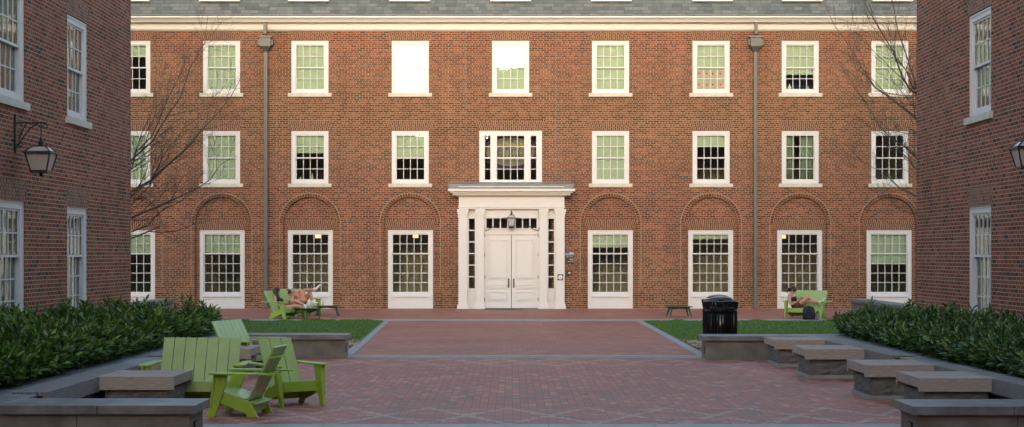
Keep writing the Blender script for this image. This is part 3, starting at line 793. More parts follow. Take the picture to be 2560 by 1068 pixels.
def blades(n, sampler, name, label, hmin=.012, hmax=.034, wd=.011):
    x, y = sampler(n); z = np.full(n, .008)
    clump = .6+.4*np.sin(x*3.1+1.7*np.sin(y*2.3))*np.cos(y*2.7)
    h = rng.uniform(hmin, hmax, n)*(0.75+.45*clump); a = rng.uniform(0, 2*PI, n); ln = rng.uniform(0, .035, n); la = rng.uniform(0, 2*PI, n)
    dx, dy = np.cos(a)*wd, np.sin(a)*wd
    V = np.stack([np.stack([x-dx, y-dy, z], 1), np.stack([x+dx, y+dy, z], 1), np.stack([x+np.cos(la)*ln, y+np.sin(la)*ln, z+h], 1)], 1).reshape(-1,3)
    Fa = np.arange(3*n).reshape(-1,3)
    return tag(np_mesh(name, V, Fa, M['grass']), label, 'grass', kind='stuff')
def samL(n): 
    y = rng.uniform(32.1, 42.22, n); t = (42.34-y)/(42.34-27.9); e = -3.40+.47*t-.20; return e-rng.uniform(0, 1, n)**1.1*8.5, y
def samR(n):
    y = rng.uniform(32.1, 42.22, n); return 3.67+rng.uniform(0, 1, n)**1.1*8.5, y
blades(70000, samL, 'grass', 'short green lawn left of the brick path, behind the lime chairs')
blades(70000, samR, 'grass', 'short green lawn right of the brick path, behind the litter bins')
def samE(n):
    k = n//2; cl = rng.uniform(-9, -3.6, 12); cr = rng.uniform(3.8, 9, 5); c = np.concatenate([cl, cr]); w_ = rng.choice(c, n)
    return w_+rng.normal(0, .10, n), 42.33-np.abs(rng.normal(0, .05, n))
blades(2400, samE, 'grass', 'taller grass tufts leaning over the stone band at the lawns\' far edge', .03, .065)

# ------------------------------------------------------------------ stone seat walls
def slabs(b, x0, x1, y0, y1, z0, z1, step, axis='x'):
    a0, a1 = (x0, x1) if axis == 'x' else (y0, y1)
    n = max(1, round(abs(a1-a0)/step))
    for i in range(n):
        p, q = a0+(a1-a0)*i/n+.003, a0+(a1-a0)*(i+1)/n-.003
        if axis == 'x': b.box(p, q, y0, y1, z0, z1)
        else: b.box(x0, x1, p, q, z0, z1)
def seat_wall(label, s, xin, nearY, farY, xfar, shear):
    """s=-1 left, +1 right; long side runs along Y; shear = drift of x with y"""
    o = thing('stone_seat_wall', label, 'stone wall', (s*xin, nearY, 0))
    ox, oy = s*xin, nearY
    XF = abs(xfar)
    def sx(x, y): return x + shear*(y-17.0)
    cap = MB(); base = MB(); wood = MB()
    H = .42; ct = .085
    A = [s*v for v in (0,)]
    # near arm
    xe = s*3.0 if s < 0 else 3.77
    xo = s*9.5
    x0, x1 = sorted((xe, xo))
    slabs(cap, x0-ox, x1-ox, 0, .73, H-ct, H, .9); 
    x0b, x1b = sorted((xe+s*.06, xo)); slabs(base, x0b-ox, x1b-ox, .055, .68, 0, H-ct-.001, 1.0)
    # far arm
    x0, x1 = sorted((xfar, s*6.2)); fy = farY-nearY
    slabs(cap, x0-ox, x1-ox, fy, fy+.72, H-ct, H, 1.15)
    x0b, x1b = sorted((xfar+s*.055, s*6.2)); slabs(base, x0b-ox, x1b-ox, fy+.055, fy+.67, 0, H-ct-.001, 1.3)
    # long side: stone cap strip next to the hedge, bench slats in front, stone stretch between
    def seg(b, xa, xb, ya, yb, z0, z1):
        q = [(sx(xa, ya)-ox, ya-oy), (sx(xb, ya)-ox, ya-oy), (sx(xb, yb)-ox, yb-oy), (sx(xa, yb)-ox, yb-oy)]
        if s > 0: pass
        b.prism([(x, y, z0) for x, y in q], (0, 0, z1-z0))
    fr = s*xin                        # front line of bench at y=17
    bk0, bk1 = fr+s*.36, fr+s*.76
    y0, y1 = nearY+.735, farY-.005
    n = 12
    for i in range(n):
        ya, yb = y0+(y1-y0)*i/n+.003, y0+(y1-y0)*(i+1)/n-.003
        a, c = sorted((bk0, bk1)); seg(cap, a, c, ya, yb, H-ct, H)
    a, c = sorted((bk0+s*.02, bk1-s*.04)); seg(base, a, c, y0, y1, 0, H-ct-.001)
    segs = [(nearY+1.15, 19.45), (21.2, 25.25)]
    for (ya, yb) in ((y0, segs[0][0]), (segs[0][1], segs[1][0]), (segs[1][1], y1)):
        a, c = sorted((fr+s*.10, bk0-s*.002)); m_ = max(1, round((yb-ya)/.9))
        for i in range(m_):
            seg(cap, a, c, ya+(yb-ya)*i/m_+.003, ya+(yb-ya)*(i+1)/m_-.003, H-ct, H)
        a, c = sorted((fr+s*.15, bk0)); seg(base, a, c, ya, yb, 0, H-ct-.001)
    capo = cap.build('cap', M['blue'], o, bevel=.006); base.build('base', M['blueside'], o)
    for (ya, yb) in segs:
        w_ = MB(); k = 7; wd = .36/k
        for i in range(k):
            a, c = sorted((fr+s*(.04*0+wd*i+.004), fr+s*(wd*(i+1)-.004)))
            dz = .17 if i == 0 else .04
            seg(w_, a, c, ya+.004, yb-.004, H+.022-dz, H+.022-random.uniform(0,.002))
        # a few butt joints read as separate boards
        w_.build('bench_seat', M['woody'], o)
        sp = MB(); a, c = sorted((fr+s*.12, bk0)); seg(sp, a, c, ya, yb, 0, .34); sp.build('bench_support', M['rock'], o)
    # recessed step lights
    for (yy) in (0, fy):
        l = MB(); xl = (xe if yy == 0 else xfar)+s*.058
        a, c = sorted((xl-ox-s*.012, xl-ox+s*.02)); l.box(a, c, yy+.24, yy+.40, .10, .24)
        l.build('step_light', M['iron'], o)
    return o
seat_wall('bluestone seat wall with weathered wood bench sections enclosing the left hedge', -1, 4.75, 14.38, 27.05, -2.93, 0.0)
seat_wall('bluestone seat wall with weathered wood bench sections enclosing the right hedge', 1, 5.46, 14.30, 26.62, 3.35, -.040)
# low stone garden walls beside the terrace
for s, lb in ((-1, 'low bluestone garden wall beyond the left hedge by the brick facade'), (1, 'low bluestone garden wall beyond the right hedge, below the last ground window')):
    o = thing('garden_wall', lb, 'stone wall', (s*10.45, 38, 0))
    b = MB(); slabs(b, -.27, .27, 0, 8, .42, .52, 1.3, 'y'); b.build('cap', M['blueside'], o, bevel=.006)
    b = MB(); b.box(-.2, .2, .05, 7.95, 0, .419); b.build('base', M['blueside'], o)

# ------------------------------------------------------------------ block seats
def rock_block(x0, x1, y0, y1, z0, z1, seed):
    r = random.Random(seed); b = MB(); n = 9; m = 5
    def face(o, u, v, nrm):
        vs = []; 
        for j in range(m+1):
            for i in range(n+1):
                e = 0 if i in (0, n) or j in (0, m) else r.uniform(.0, .024)
                vs.append(Vector(o)+Vector(u)*(i/n)+Vector(v)*(j/m)+Vector(nrm)*e)
        b.add(vs, [(j*(n+1)+i, j*(n+1)+i+1, (j+1)*(n+1)+i+1, (j+1)*(n+1)+i) for j in range(m) for i in range(n)])
    dx, dy, dz = x1-x0, y1-y0, z1-z0
    face((x0,y0,z0),(dx,0,0),(0,0,dz),(0,-1,0)); face((x1,y0,z0),(0,dy,0),(0,0,dz),(1,0,0)); face((x1,y1,z0),(-dx,0,0),(0,0,dz),(0,1,0)); face((x0,y1,z0),(0,-dy,0),(0,0,dz),(-1,0,0))
    b.quad((x0,y0,z1),(x1,y0,z1),(x1,y1,z1),(x0,y1,z1))
    return b
def block_seat(seed):
    o = thing('block_seat', None, None)
    b = rock_block(.075, .805, .07, .97, .05, .285, seed); b.build('stone_base', M['rock'], o)
    b = MB(); b.box(.05, .83, .045, 1.0, 0, .05); b.build('plinth', M['strip'], o)
    b = MB(); y = 0.0; k = 17; wd = 1.06/k
    b.box(0, .88, 0, .055, .29, .443)
    for i in range(1, k+1):
        ya = .055+(1.06-.055)*(i-1)/k; yb = ya+(1.06-.055)/k
        b.box(random.uniform(0, .006), .88-random.uniform(0, .006), ya+.005, yb-.001, .29 if i == k else .33, .443-random.uniform(0, .004))
    b.box(.30, .36, .06, 1.04, .285, .33); b.box(.60, .66, .06, 1.04, .285, .33)
    b.build('seat_slab', M['wood'], o)
    return o
bl = [block_seat(11)]
spots = [(4.63, 17.28, 'nearest block seat on the right, just behind the near stone wall'),
         (4.49, 19.33, 'second nearest wood topped block seat on the right'),
         (4.36, 22.60, 'third wood topped block seat on the right, counted from the near end'),
         (4.32, 25.00, 'farthest wood topped block seat on the right, against the far stone wall'),
         (-4.78, 17.50, 'nearest wood topped block seat on the left, in front of the lime loveseat'),
         (-4.78, 19.45, 'left block seat almost hidden behind the nearest lime loveseat'),
         (-4.78, 22.65, 'left block seat seen between the loveseat back and the turned armchair'),
         (-4.74, 25.00, 'farthest wood topped block seat on the left, behind the turned armchair')]
for i, (x, y, lb) in enumerate(spots):
    o = bl[0] if i == 0 else copy_tree(bl[0])
    if x < 0:  # mirror the end grain: turn the block round
        o.location = (x+.0, y, 0); 
    else: o.location = (x, y, 0)
    tag(o, lb, 'stone seat', 'wood topped block seats along the benches')

# ------------------------------------------------------------------ hedges
def hedge(name, label, xa, xb, ya, yb, hfun, seed, m):
    r = np.random.default_rng(seed)
    Ly = yb-ya; Lx = xb-xa
    nt = int(Lx*Ly*90); ns = int(Ly*.62*150); ne = int(Lx*.6*150)
    def hh(x, y): return hfun(y)+.07*np.sin(x*4.3+y*2.1)+.06*np.sin(y*5.2-x*3)+.04*np.sin(y*11+x*7)
    X = []; D = []
    x = r.uniform(xa, xb, nt); y = r.uniform(ya, yb, nt)
    edge = np.minimum(np.minimum(x-xa, xb-x), np.minimum(y-ya, yb-y)); z = hh(x, y)-.22*np.exp(-edge/.12)-r.uniform(0, .16, nt)-.10
    d = np.stack([r.normal(0, .35, nt), r.normal(0, .35, nt), np.full(nt, 1.)], 1)
    X.append(np.stack([x, y, z], 1)); D.append(d)
    for xs, sg in ((xa, -1), (xb, 1)):
        y = r.uniform(ya, yb, ns); z0 = .42+(hh(np.full(ns, xs), y)-.55)*r.uniform(0, 1, ns)
        x = xs-sg*(.02+.18*((z0-.42)/.5)**2)-sg*r.uniform(-.04, .10, ns)
        X.append(np.stack([x, y, z0], 1)); D.append(np.stack([sg*(.5+r.normal(0, .35, ns)), r.normal(0, .4, ns), np.full(ns, .75)], 1))
    for ys, sg in ((ya, -1), (yb, 1)):
        x = r.uniform(xa, xb, ne); z0 = .42+(hh(x, np.full(ne, ys))-.55)*r.uniform(0, 1, ne)
        y = ys-sg*r.uniform(-.04, .12, ne)
        X.append(np.stack([x, y, z0], 1)); D.append(np.stack([r.normal(0, .4, ne), sg*(.5+r.normal(0, .35, ne)), np.full(ne, .75)], 1))
    # stray tall shoots
    q = 220; x = r.uniform(xa+.1, xb-.1, q); y = r.uniform(ya, yb, q)
    X.append(np.stack([x, y, hh(x, y)-.02], 1)); D.append(np.stack([r.normal(0, .25, q), r.normal(0, .25, q), np.full(q, 1.)], 1))
    if xa < 0:
        q = 26; x = r.uniform(-6.2, -5.5, q); y = r.uniform(16.2, 18.5, q); X.append(np.stack([x, y, r.uniform(.75, 1.12, q)], 1)); D.append(np.stack([r.normal(0, .3, q), r.normal(0, .3, q), np.full(q, 1.)], 1))
    P = np.concatenate(X); D = np.concatenate(D); D /= np.linalg.norm(D, axis=1, keepdims=True); N = len(P)
    K = 9; L = r.uniform(.13, .22, N)
    ref = r.normal(0, 1, (N,3)); U = np.cross(D, ref); U /= np.linalg.norm(U, axis=1, keepdims=True); V_ = np.cross(D, U)
    t = (np.arange(K)+.5)/K; ang = np.arange(K)*2.4+r.uniform(0, 6, (N,1))
    rad = np.cos(ang)[...,None]*U[:,None]+np.sin(ang)[...,None]*V_[:,None]
    el = r.uniform(.45, 1.25, (N,K))*(1-.35*t)     # angle from stem
    ld = D[:,None]*np.cos(el)[...,None]+rad*np.sin(el)[...,None]
    base = P[:,None]+D[:,None]*(L[:,None]*t)[...,None]
    ll = r.uniform(.09, .155, (N,K)); lw = ll*r.uniform(.13, .19, (N,K))
    wv = np.cross(ld, np.broadcast_to(D[:,None], ld.shape)); wv /= np.linalg.norm(wv, axis=2, keepdims=True)+1e-9
    up = np.cross(wv, ld)
    def at(a, w_, lift): return base+ld*(ll*a)[...,None]+wv*(lw*w_)[...,None]+up*(ll*lift)[...,None]
    vs = np.stack([at(0,0,0), at(.35,1,.06), at(.72,.75,.03), at(1,0,-.10), at(.72,-.75,.03), at(.35,-1,.06)], 2).reshape(-1,3)
    n = N*K; Fc = np.array([(0,1,2,3),(0,3,4,5)]); Fa = (Fc[None]+np.arange(n)[:,None,None]*6).reshape(-1,4)
    root = thing(name, label, 'hedge', ((xa+xb)/2, ya, 0))
    loc = np.array([(xa+xb)/2, ya, 0])
    o = np_mesh('leaves', vs-loc, Fa, m); o.parent = root
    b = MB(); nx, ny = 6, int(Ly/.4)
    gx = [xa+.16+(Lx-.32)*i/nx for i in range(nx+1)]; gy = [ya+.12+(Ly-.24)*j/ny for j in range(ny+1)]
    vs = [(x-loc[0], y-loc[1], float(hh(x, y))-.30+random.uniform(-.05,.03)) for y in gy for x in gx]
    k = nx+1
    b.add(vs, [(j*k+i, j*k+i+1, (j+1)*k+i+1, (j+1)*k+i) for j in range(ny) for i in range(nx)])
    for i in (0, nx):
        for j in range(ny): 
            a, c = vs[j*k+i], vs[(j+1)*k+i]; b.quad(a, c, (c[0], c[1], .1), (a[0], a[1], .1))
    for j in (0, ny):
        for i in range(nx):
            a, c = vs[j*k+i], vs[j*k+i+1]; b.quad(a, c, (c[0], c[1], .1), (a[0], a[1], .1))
    b.build('twigs', M['core'], root)  # added solid dark hull under the leaves, stops views through the hedge
    return root
hedge('hedge', 'dense dark green laurel hedge in the bed below the left brick wing', -7.55, -5.42, 13.5, 27.6, lambda y: .83-.004*(y-15), 3, M['leaf'])
hedge('hedge', 'glossy green laurel hedge, bluish sky reflection put into its leaf colour, in the bed below the right brick wing', 5.92, 7.95, 14.0, 27.3, lambda y: .73-.0*(y-15), 4, M['leaf2'])
sheet('planting_soil', [(-7.79,15.1),(-5.5,15.1),(-5.5,27.05),(-7.79,27.05)], .37, M['soil'])
sheet('planting_soil', [(6.1,15.1),(8.11,15.1),(8.11,26.6),(5.9,26.6)], .37, M['soil'])

# ------------------------------------------------------------------ litter bins
def bin_():
    o = thing('litter_bin', None, None)
    b = MB(); n = 30
    for i in range(n):
        a = 2*PI*i/n; c, s = math.cos(a), math.sin(a)
        pts = [(.282*c,.282*s,.07),(.292*c,.292*s,.5),(.292*c,.292*s,.80),(.30*c,.30*s,.86),(.318*c,.318*s,.95)]
        b.tube(pts, [(.012,.019)]*5 if False else .014, 4)
    b.build('slat_body', M['black'], o)
    b = MB(); b.lathe([(.275,.05),(.30,.05),(.30,.10),(.275,.10)], n=36); b.build('bottom_band', M['black'], o, smooth=False)
    b = MB(); b.lathe([(.30,.775),(.306,.775),(.306,.815),(.30,.815)], n=36); b.build('upper_band', M['black'], o)
    b = MB()
    ring = [(.322*math.cos(2*PI*k/36), .322*math.sin(2*PI*k/36), .955) for k in range(37)]; b.tube(ring, .014, 6, caps=False); b.build('rim', M['black'], o, smooth=True)
    b = MB(); b.lathe([(.22,.06),(.262,.06),(.265,.84),(.20,.85)], n=28); b.build('liner', M['black'], o, smooth=True)
    b = MB(); b.lathe([(.225,.995),(.232,1.0),(.19,1.03),(.12,1.052),(.05,1.062),(.004,1.065)], n=32)
    b.lathe([(.05,.86),(.05,1.0)], n=10)
    for k in range(3):
        a = 2*PI*k/3+.5; b.tube([(.19*math.cos(a), .19*math.sin(a), .80), (.19*math.cos(a), .19*math.sin(a), 1.0)], .008, 6)
    b.build('lid', M['black'], o, smooth=True)
    return o
k0 = bin_(); k0.location = (3.99, 29.0, 0); tag(k0, 'front black slatted steel litter bin with domed lid behind the right stone wall', 'litter bin', 'black litter bins')
k1 = copy_tree(k0); k1.location = (4.07, 30.0, 0); k1.rotation_euler = (0,0,.3); tag(k1, 'rear black slatted steel litter bin mostly hidden behind its twin', 'litter bin', 'black litter bins')

# ------------------------------------------------------------------ lanterns
def lantern_body(b, g, cx, cy, z0, z1, z2, z3, ht, hb):
    """z0 bottom, z1 glass top/eave, z2 roof top, z3 finial"""
    def fr(h0, za, h1, zb, r):
        for sx, sy in ((-1,-1),(1,-1),(1,1),(-1,1)): b.tube([(cx+sx*h0, cy+sy*h0, za), (cx+sx*h1, cy+sy*h1, zb)], r, 4)
    fr(hb, z0, ht, z1, ht*.065)
    b.box(cx-hb*1.12, cx+hb*1.12, cy-hb*1.12, cy+hb*1.12, z0-.025, z0+.01); b.box(cx-ht*1.14, cx+ht*1.14, cy-ht*1.14, cy+ht*1.14, z1-.012, z1+.022)
    h2 = ht*.5; fr(ht, z1+.02, h2, z2, ht*.06); b.box(cx-h2*1.1, cx+h2*1.1, cy-h2*1.1, cy+h2*1.1, z2-.005, z2+.012)
    hz = z3-z2
    b.lathe([(h2*.9, z2+.01), (h2*.35, z2+hz*.25), (h2*.35, z2+hz*.35), (h2*.6, z2+hz*.4), (h2*.6, z2+hz*.48), (h2*.3, z2+hz*.55), (h2*.28, z2+hz*.75), (h2*.1, z3)], (cx, cy, 0), 10)
    b.lathe([(.01, z0-.09), (.03, z0-.075), (.022, z0-.05), (.05, z0-.03)], (cx, cy, 0), 8)
    e = .97
    for sx, sy, tx, ty in ((-1,-1,1,-1),(1,-1,1,1),(1,1,-1,1),(-1,1,-1,-1)):
        g.quad((cx+sx*hb*e, cy+sy*hb*e, z0), (cx+tx*hb*e, cy+ty*hb*e, z0), (cx+tx*ht*e, cy+ty*ht*e, z1), (cx+sx*ht*e, cy+sy*ht*e, z1))
        g.quad((cx+sx*ht*e, cy+sy*ht*e, z1+.01), (cx+tx*ht*e, cy+ty*ht*e, z1+.01), (cx+tx*h2*e, cy+ty*h2*e, z2), (cx+sx*h2*e, cy+sy*h2*e, z2))
def scroll(b, c, r0, a0, a1, r1, rad, plane='xz', n=14):
    pts = []
    for i in range(n+1):
        t = i/n; a = a0+(a1-a0)*t; r = r0+(r1-r0)*t
        pts.append((c[0]+r*math.cos(a), c[1], c[2]+r*math.sin(a)))
    b.tube(pts, rad, 5)
def wall_lantern(label, loc, s):
    """s=+1 arm points +x"""
    o = thing('wall_lantern', label, 'wall lamp', loc, group='black wall lanterns')
    b = MB(); b.prism([(0,-.045,3.46-3.7),(0,.045,3.46-3.7),(0,.06,3.55-3.7),(0,.06,3.98-3.7),(0,.03,4.05-3.7),(0,-.03,4.05-3.7),(0,-.06,3.98-3.7),(0,-.06,3.55-3.7)], (s*.035,0,0)); b.build('back_plate', M['iron'], o)
    b = MB(); z = 3.915-3.7
    b.box(min(0,s*.50), max(0,s*.50), -.014, .014, z-.012, z+.012); b.tube([(s*.03,0,3.52-3.7),(s*.10,0,3.65-3.7),(s*.24,0,3.83-3.7),(s*.36,0,z-.01)], .011, 5)
    b.tube([(s*.05,0,3.62-3.7),(s*.12,0,3.80-3.7),(s*.18,0,z-.01)], .009, 5)
    scroll(b, (s*.075,0,3.55-3.7), .055, 0, 2*PI*1.1, .02, .008); scroll(b, (s*.06,0,3.74-3.7), .045, 0, 2*PI, .02, .007); scroll(b, (s*.47,0,z-.05), .05, PI*.6, PI*.6-2*PI*.9, .015, .008)
    b.build('bracket', M['iron'], o)
    b = MB(); g = MB(); cx = s*.41
    b.tube([(cx,0,z),(cx,0,-.03)], .009, 6)
    lantern_body(b, g, cx, 0, 3.16-3.7, 3.44-3.7, 3.545-3.7, 3.70-3.7, .195, .125)
    b.build('lamp_frame', M['iron'], o); g.build('lamp_glass', M['frost'], o)
    return o
wall_lantern('black iron lantern with frosted panes hanging from a scrolled bracket on the left wing', (LX, 23.85, 3.7), 1)
wall_lantern('black iron lantern with frosted panes cut by the right edge of the photo', (RX, 22.75, 3.7), -1)
o = thing('door_lantern', 'small black iron lantern on long curling arms above the white double door', 'wall lamp', (fx(1278.5,.45), ZF-.1, fz(573,.2)))
b = MB(); g = MB(); zb = fz(573,.2)
lantern_body(b, g, 0, -.36, .10, .37, .47, .64, .135, .09); b.build('lamp_frame', M['iron'], o); g.build('lamp_glass', M['frost'], o)
b = MB()
for s in (-1, 1):
    pts = [(s*.12,-.30,.34),(s*.22,-.26,.385),(s*.32,-.20,.36),(s*.45,-.12,.25),(s*.60,-.07,.10),(s*.75,-.05,.0),(s*.88,-.05,-.045),(s*.95,-.05,-.03)]
    b.tube(pts, .011, 5); scroll(b, (s*.94,-.05,.015), .05, -PI/2, -PI/2+s*2*PI*.85, .015, .010)
    scroll(b, (s*.20,-.28,.33), .03, PI/2, PI/2-s*2*PI*.8, .01, .006)
b.box(-.03, .03, -.36, 0, .34, .37); b.build('bracket', M['iron'], o)

# ------------------------------------------------------------------ signs and writing
def text(parent, body, size, loc, m, align='CENTER', bold=0):
    c = bpy.data.curves.new('writing', 'FONT'); c.body = body; c.size = size; c.align_x = align; c.extrude = .0015; c.offset = bold
    t = bpy.data.objects.new('writing', c); COL.objects.link(t); bpy.context.view_layer.update()
    me = bpy.data.meshes.new_from_object(t.evaluated_get(bpy.context.evaluated_depsgraph_get())); bpy.data.objects.remove(t)
    me.materials.clear(); me.materials.append(m); o = bpy.data.objects.new('lettering', me); COL.objects.link(o)
    o.parent = parent; o.location = loc; o.rotation_euler = (PI/2, 0, 0); return o
o = thing('building_sign', 'black building sign with blue top band and number 412 beside the entrance', 'sign', (fx(1423.5,.02), ZF, fz(658,.02)))
b = MB(); b.box(-.145, .145, -.03, 0, 0, .30); b.build('panel', M['signblack'], o)
b = MB(); b.box(-.15, .15, -.036, 0, .305, .37); b.build('top_band', M['signblue'], o)
b = MB(); b.box(-.15, .15, -.038, -.03, .298, .312); b.build('divider', M['whitemark'], o)
text(o, 'South Academy St.', .034, (.0, -.033, .245), M['signtext'], bold=.0008); text(o, 'Residence Hall', .034, (.0, -.033, .205), M['signtext'], bold=.0008)
text(o, '412', .085, (.135, -.033, .095), M['signtext'], 'RIGHT', .002); text(o, 'Academy Street', .032, (.135, -.033, .045), M['signtext'], 'RIGHT', .0008)
b = MB(); b.box(.0, .14, -.0385, -.036, .33, .355); b.build('band_mark', M['whitemark'], o)
o = thing('card_reader', 'small black card reader with a red light on the brick beside the entrance', 'card reader', (fx(1423.5,.02), ZF, fz(687,.02)))
b = MB(); b.box(-.085, .085, -.045, 0, 0, .18); b.build('housing', M['signblack'], o, bevel=.008)
b = MB(); b.box(-.03, .045, -.048, -.045, .12, .14); b.build('indicator', M['redmark'], o)
b = MB(); b.box(-.035, .035, -.048, -.045, .045, .075); b.build('key_label', M['whitemark'], o)
o = thing('emblem_plaque', 'square black plaque with white disc and interlocked UD on the white door surround', 'plaque', (fx(1401,.25), ZF-.24, fz(701,.25)))
b = MB(); b.box(-.095, .095, -.016, 0, 0, .205); b.build('backing', M['signblack'], o)
b = MB(); b.prism([(.072*math.cos(2*PI*k/28), -.017, .1025+.072*math.sin(2*PI*k/28)) for k in range(28)], (0,-.003,0)); b.build('disc', M['whitemark'], o)
text(o, 'U', .085, (-.016, -.0215, .085), M['darkline']); text(o, 'D', .085, (.018, -.0235, .058), M['darkline'])
o = tag(MB(), None) if False else None
b = MB(); b.box(-.68, .62, -.62, -.05, 0, .012); tag(b.build('door_mat', M['mat'], loc=(fx(1263), ZF-.12-.25, .008)), 'flat grey door mat in front of the white double door', 'door mat')

# banner in the triple window
o = thing('banner', 'round purple edged banner with letters ΔTΔ hanging inside the window over the entrance', 'banner', (cols[4], ZF+.42, 4.27))
def disc(b, c, rx, rz, y, t, n=40, z0=-9, z1=9):
    pts = [(c[0]+rx*math.cos(2*PI*k/n), y, min(max(c[1]+rz*math.sin(2*PI*k/n), z0), z1)) for k in range(n)]
    b.prism(pts, (0, t, 0))
zc = 1.13
b = MB(); disc(b, (0,zc), .98, .62, .01, .006); b.build('border', M['purple'], o)
b = MB(); disc(b, (0,zc), .84, .50, .0, .006); b.build('field', M['bannerw'], o)
for k, x in enumerate((-.38, -.13, .12, .37)):
    b = MB(); b.box(x-.045, x+.045, -.006, -.001, zc+.22, zc+.31); b.build('yellow_patch', M['yellow'], o)
def outline(b, pts, r=.011, y=-.006): b.tube([(x, y, z) for x, z in pts]+[(pts[0][0], y, pts[0][1])], r, 4)
for cx_ in (-.36, .36):
    b = MB(); outline(b, [(cx_-.19, zc-.16), (cx_+.19, zc-.16), (cx_, zc+.17)]); outline(b, [(cx_-.10, zc-.11), (cx_+.085, zc-.11), (cx_-.015, zc+.07)], .008); b.build('letter', M['darkline'], o)
b = MB(); outline(b, [(-.16,zc+.15),(.16,zc+.15),(.15,zc+.06),(.04,zc+.10),(.04,zc-.12),(.09,zc-.16),(-.09,zc-.16),(-.04,zc-.12),(-.04,zc+.10),(-.15,zc+.06)]); b.build('letter', M['darkline'], o)
# pink sheets pinned behind the third window from the right, top floor
gx0, gx1, gz0, gz1, gm = WU.g
k = 0
for r_ in range(2):
    for c_ in range(4):
        x = gx0+.13+c_*.235; z = gz0+.20+r_*.38
        o = thing('paper_sheet', '%s marked paper behind the %s pane, %s row, of the papered top floor window' % (('pale pink', 'pale pink')[0], ('leftmost', 'second', 'third', 'rightmost')[c_], ('bottom', 'upper')[r_]), 'paper', (cols[6]+x, ZF+.136, Zb1+z), group='paper sheets pinned in a top floor window')
        b = MB(); b.box(-.085, .085, 0, .003, -.11, .12); b.build('sheet', M['paperpink'], o)
        b = MB(); b.prism([(.03*math.cos(a)+random.uniform(-.04,.04)*0-.02+.03*(c_ % 2), -.004, .02+.03*math.sin(a)) for a in [2*PI*i/8 for i in range(8)]], (0,.003,0)); b.build('mark', M['redmark'], o)
# things on window sills
def bottle(loc, lb, h=.22, r=.045, m='whitemark', cat='bottle', nm='bottle'):
    b = MB(); b.lathe([(r*.9,0),(r,.01),(r,h*.6),(r*.4,h*.78),(r*.38,h)], n=10); return tag(b.build(nm, M[m], loc=loc, smooth=True), lb, cat)
bottle((cols[2]+.05, ZF+.22, Zb2+.10), 'small white bottle on the sill inside the third middle floor window', .26)
bottle((cols[2]-.35, ZF+.22, Zb2+.10), 'squat grey jar at the left of the sill inside the third middle floor window', .15, .07, 'sill', 'jar', 'jar')
bottle((cols[7]-.33, ZF+.22, Zb1+.10), 'white jug on the sill inside the eighth top floor window', .24, .07, 'whitemark', 'jug', 'jug')
bottle((cols[7]+.30, ZF+.22, Zb1+.10), 'pale ornament at the right of the sill inside the eighth top floor window', .16, .06, 'sill', 'ornament', 'ornament')
bottle((cols[8]+.02, ZF+.22, Zb2+.10), 'pale figurine on the sill inside the last middle floor window', .20, .08, 'sill', 'ornament', 'ornament')
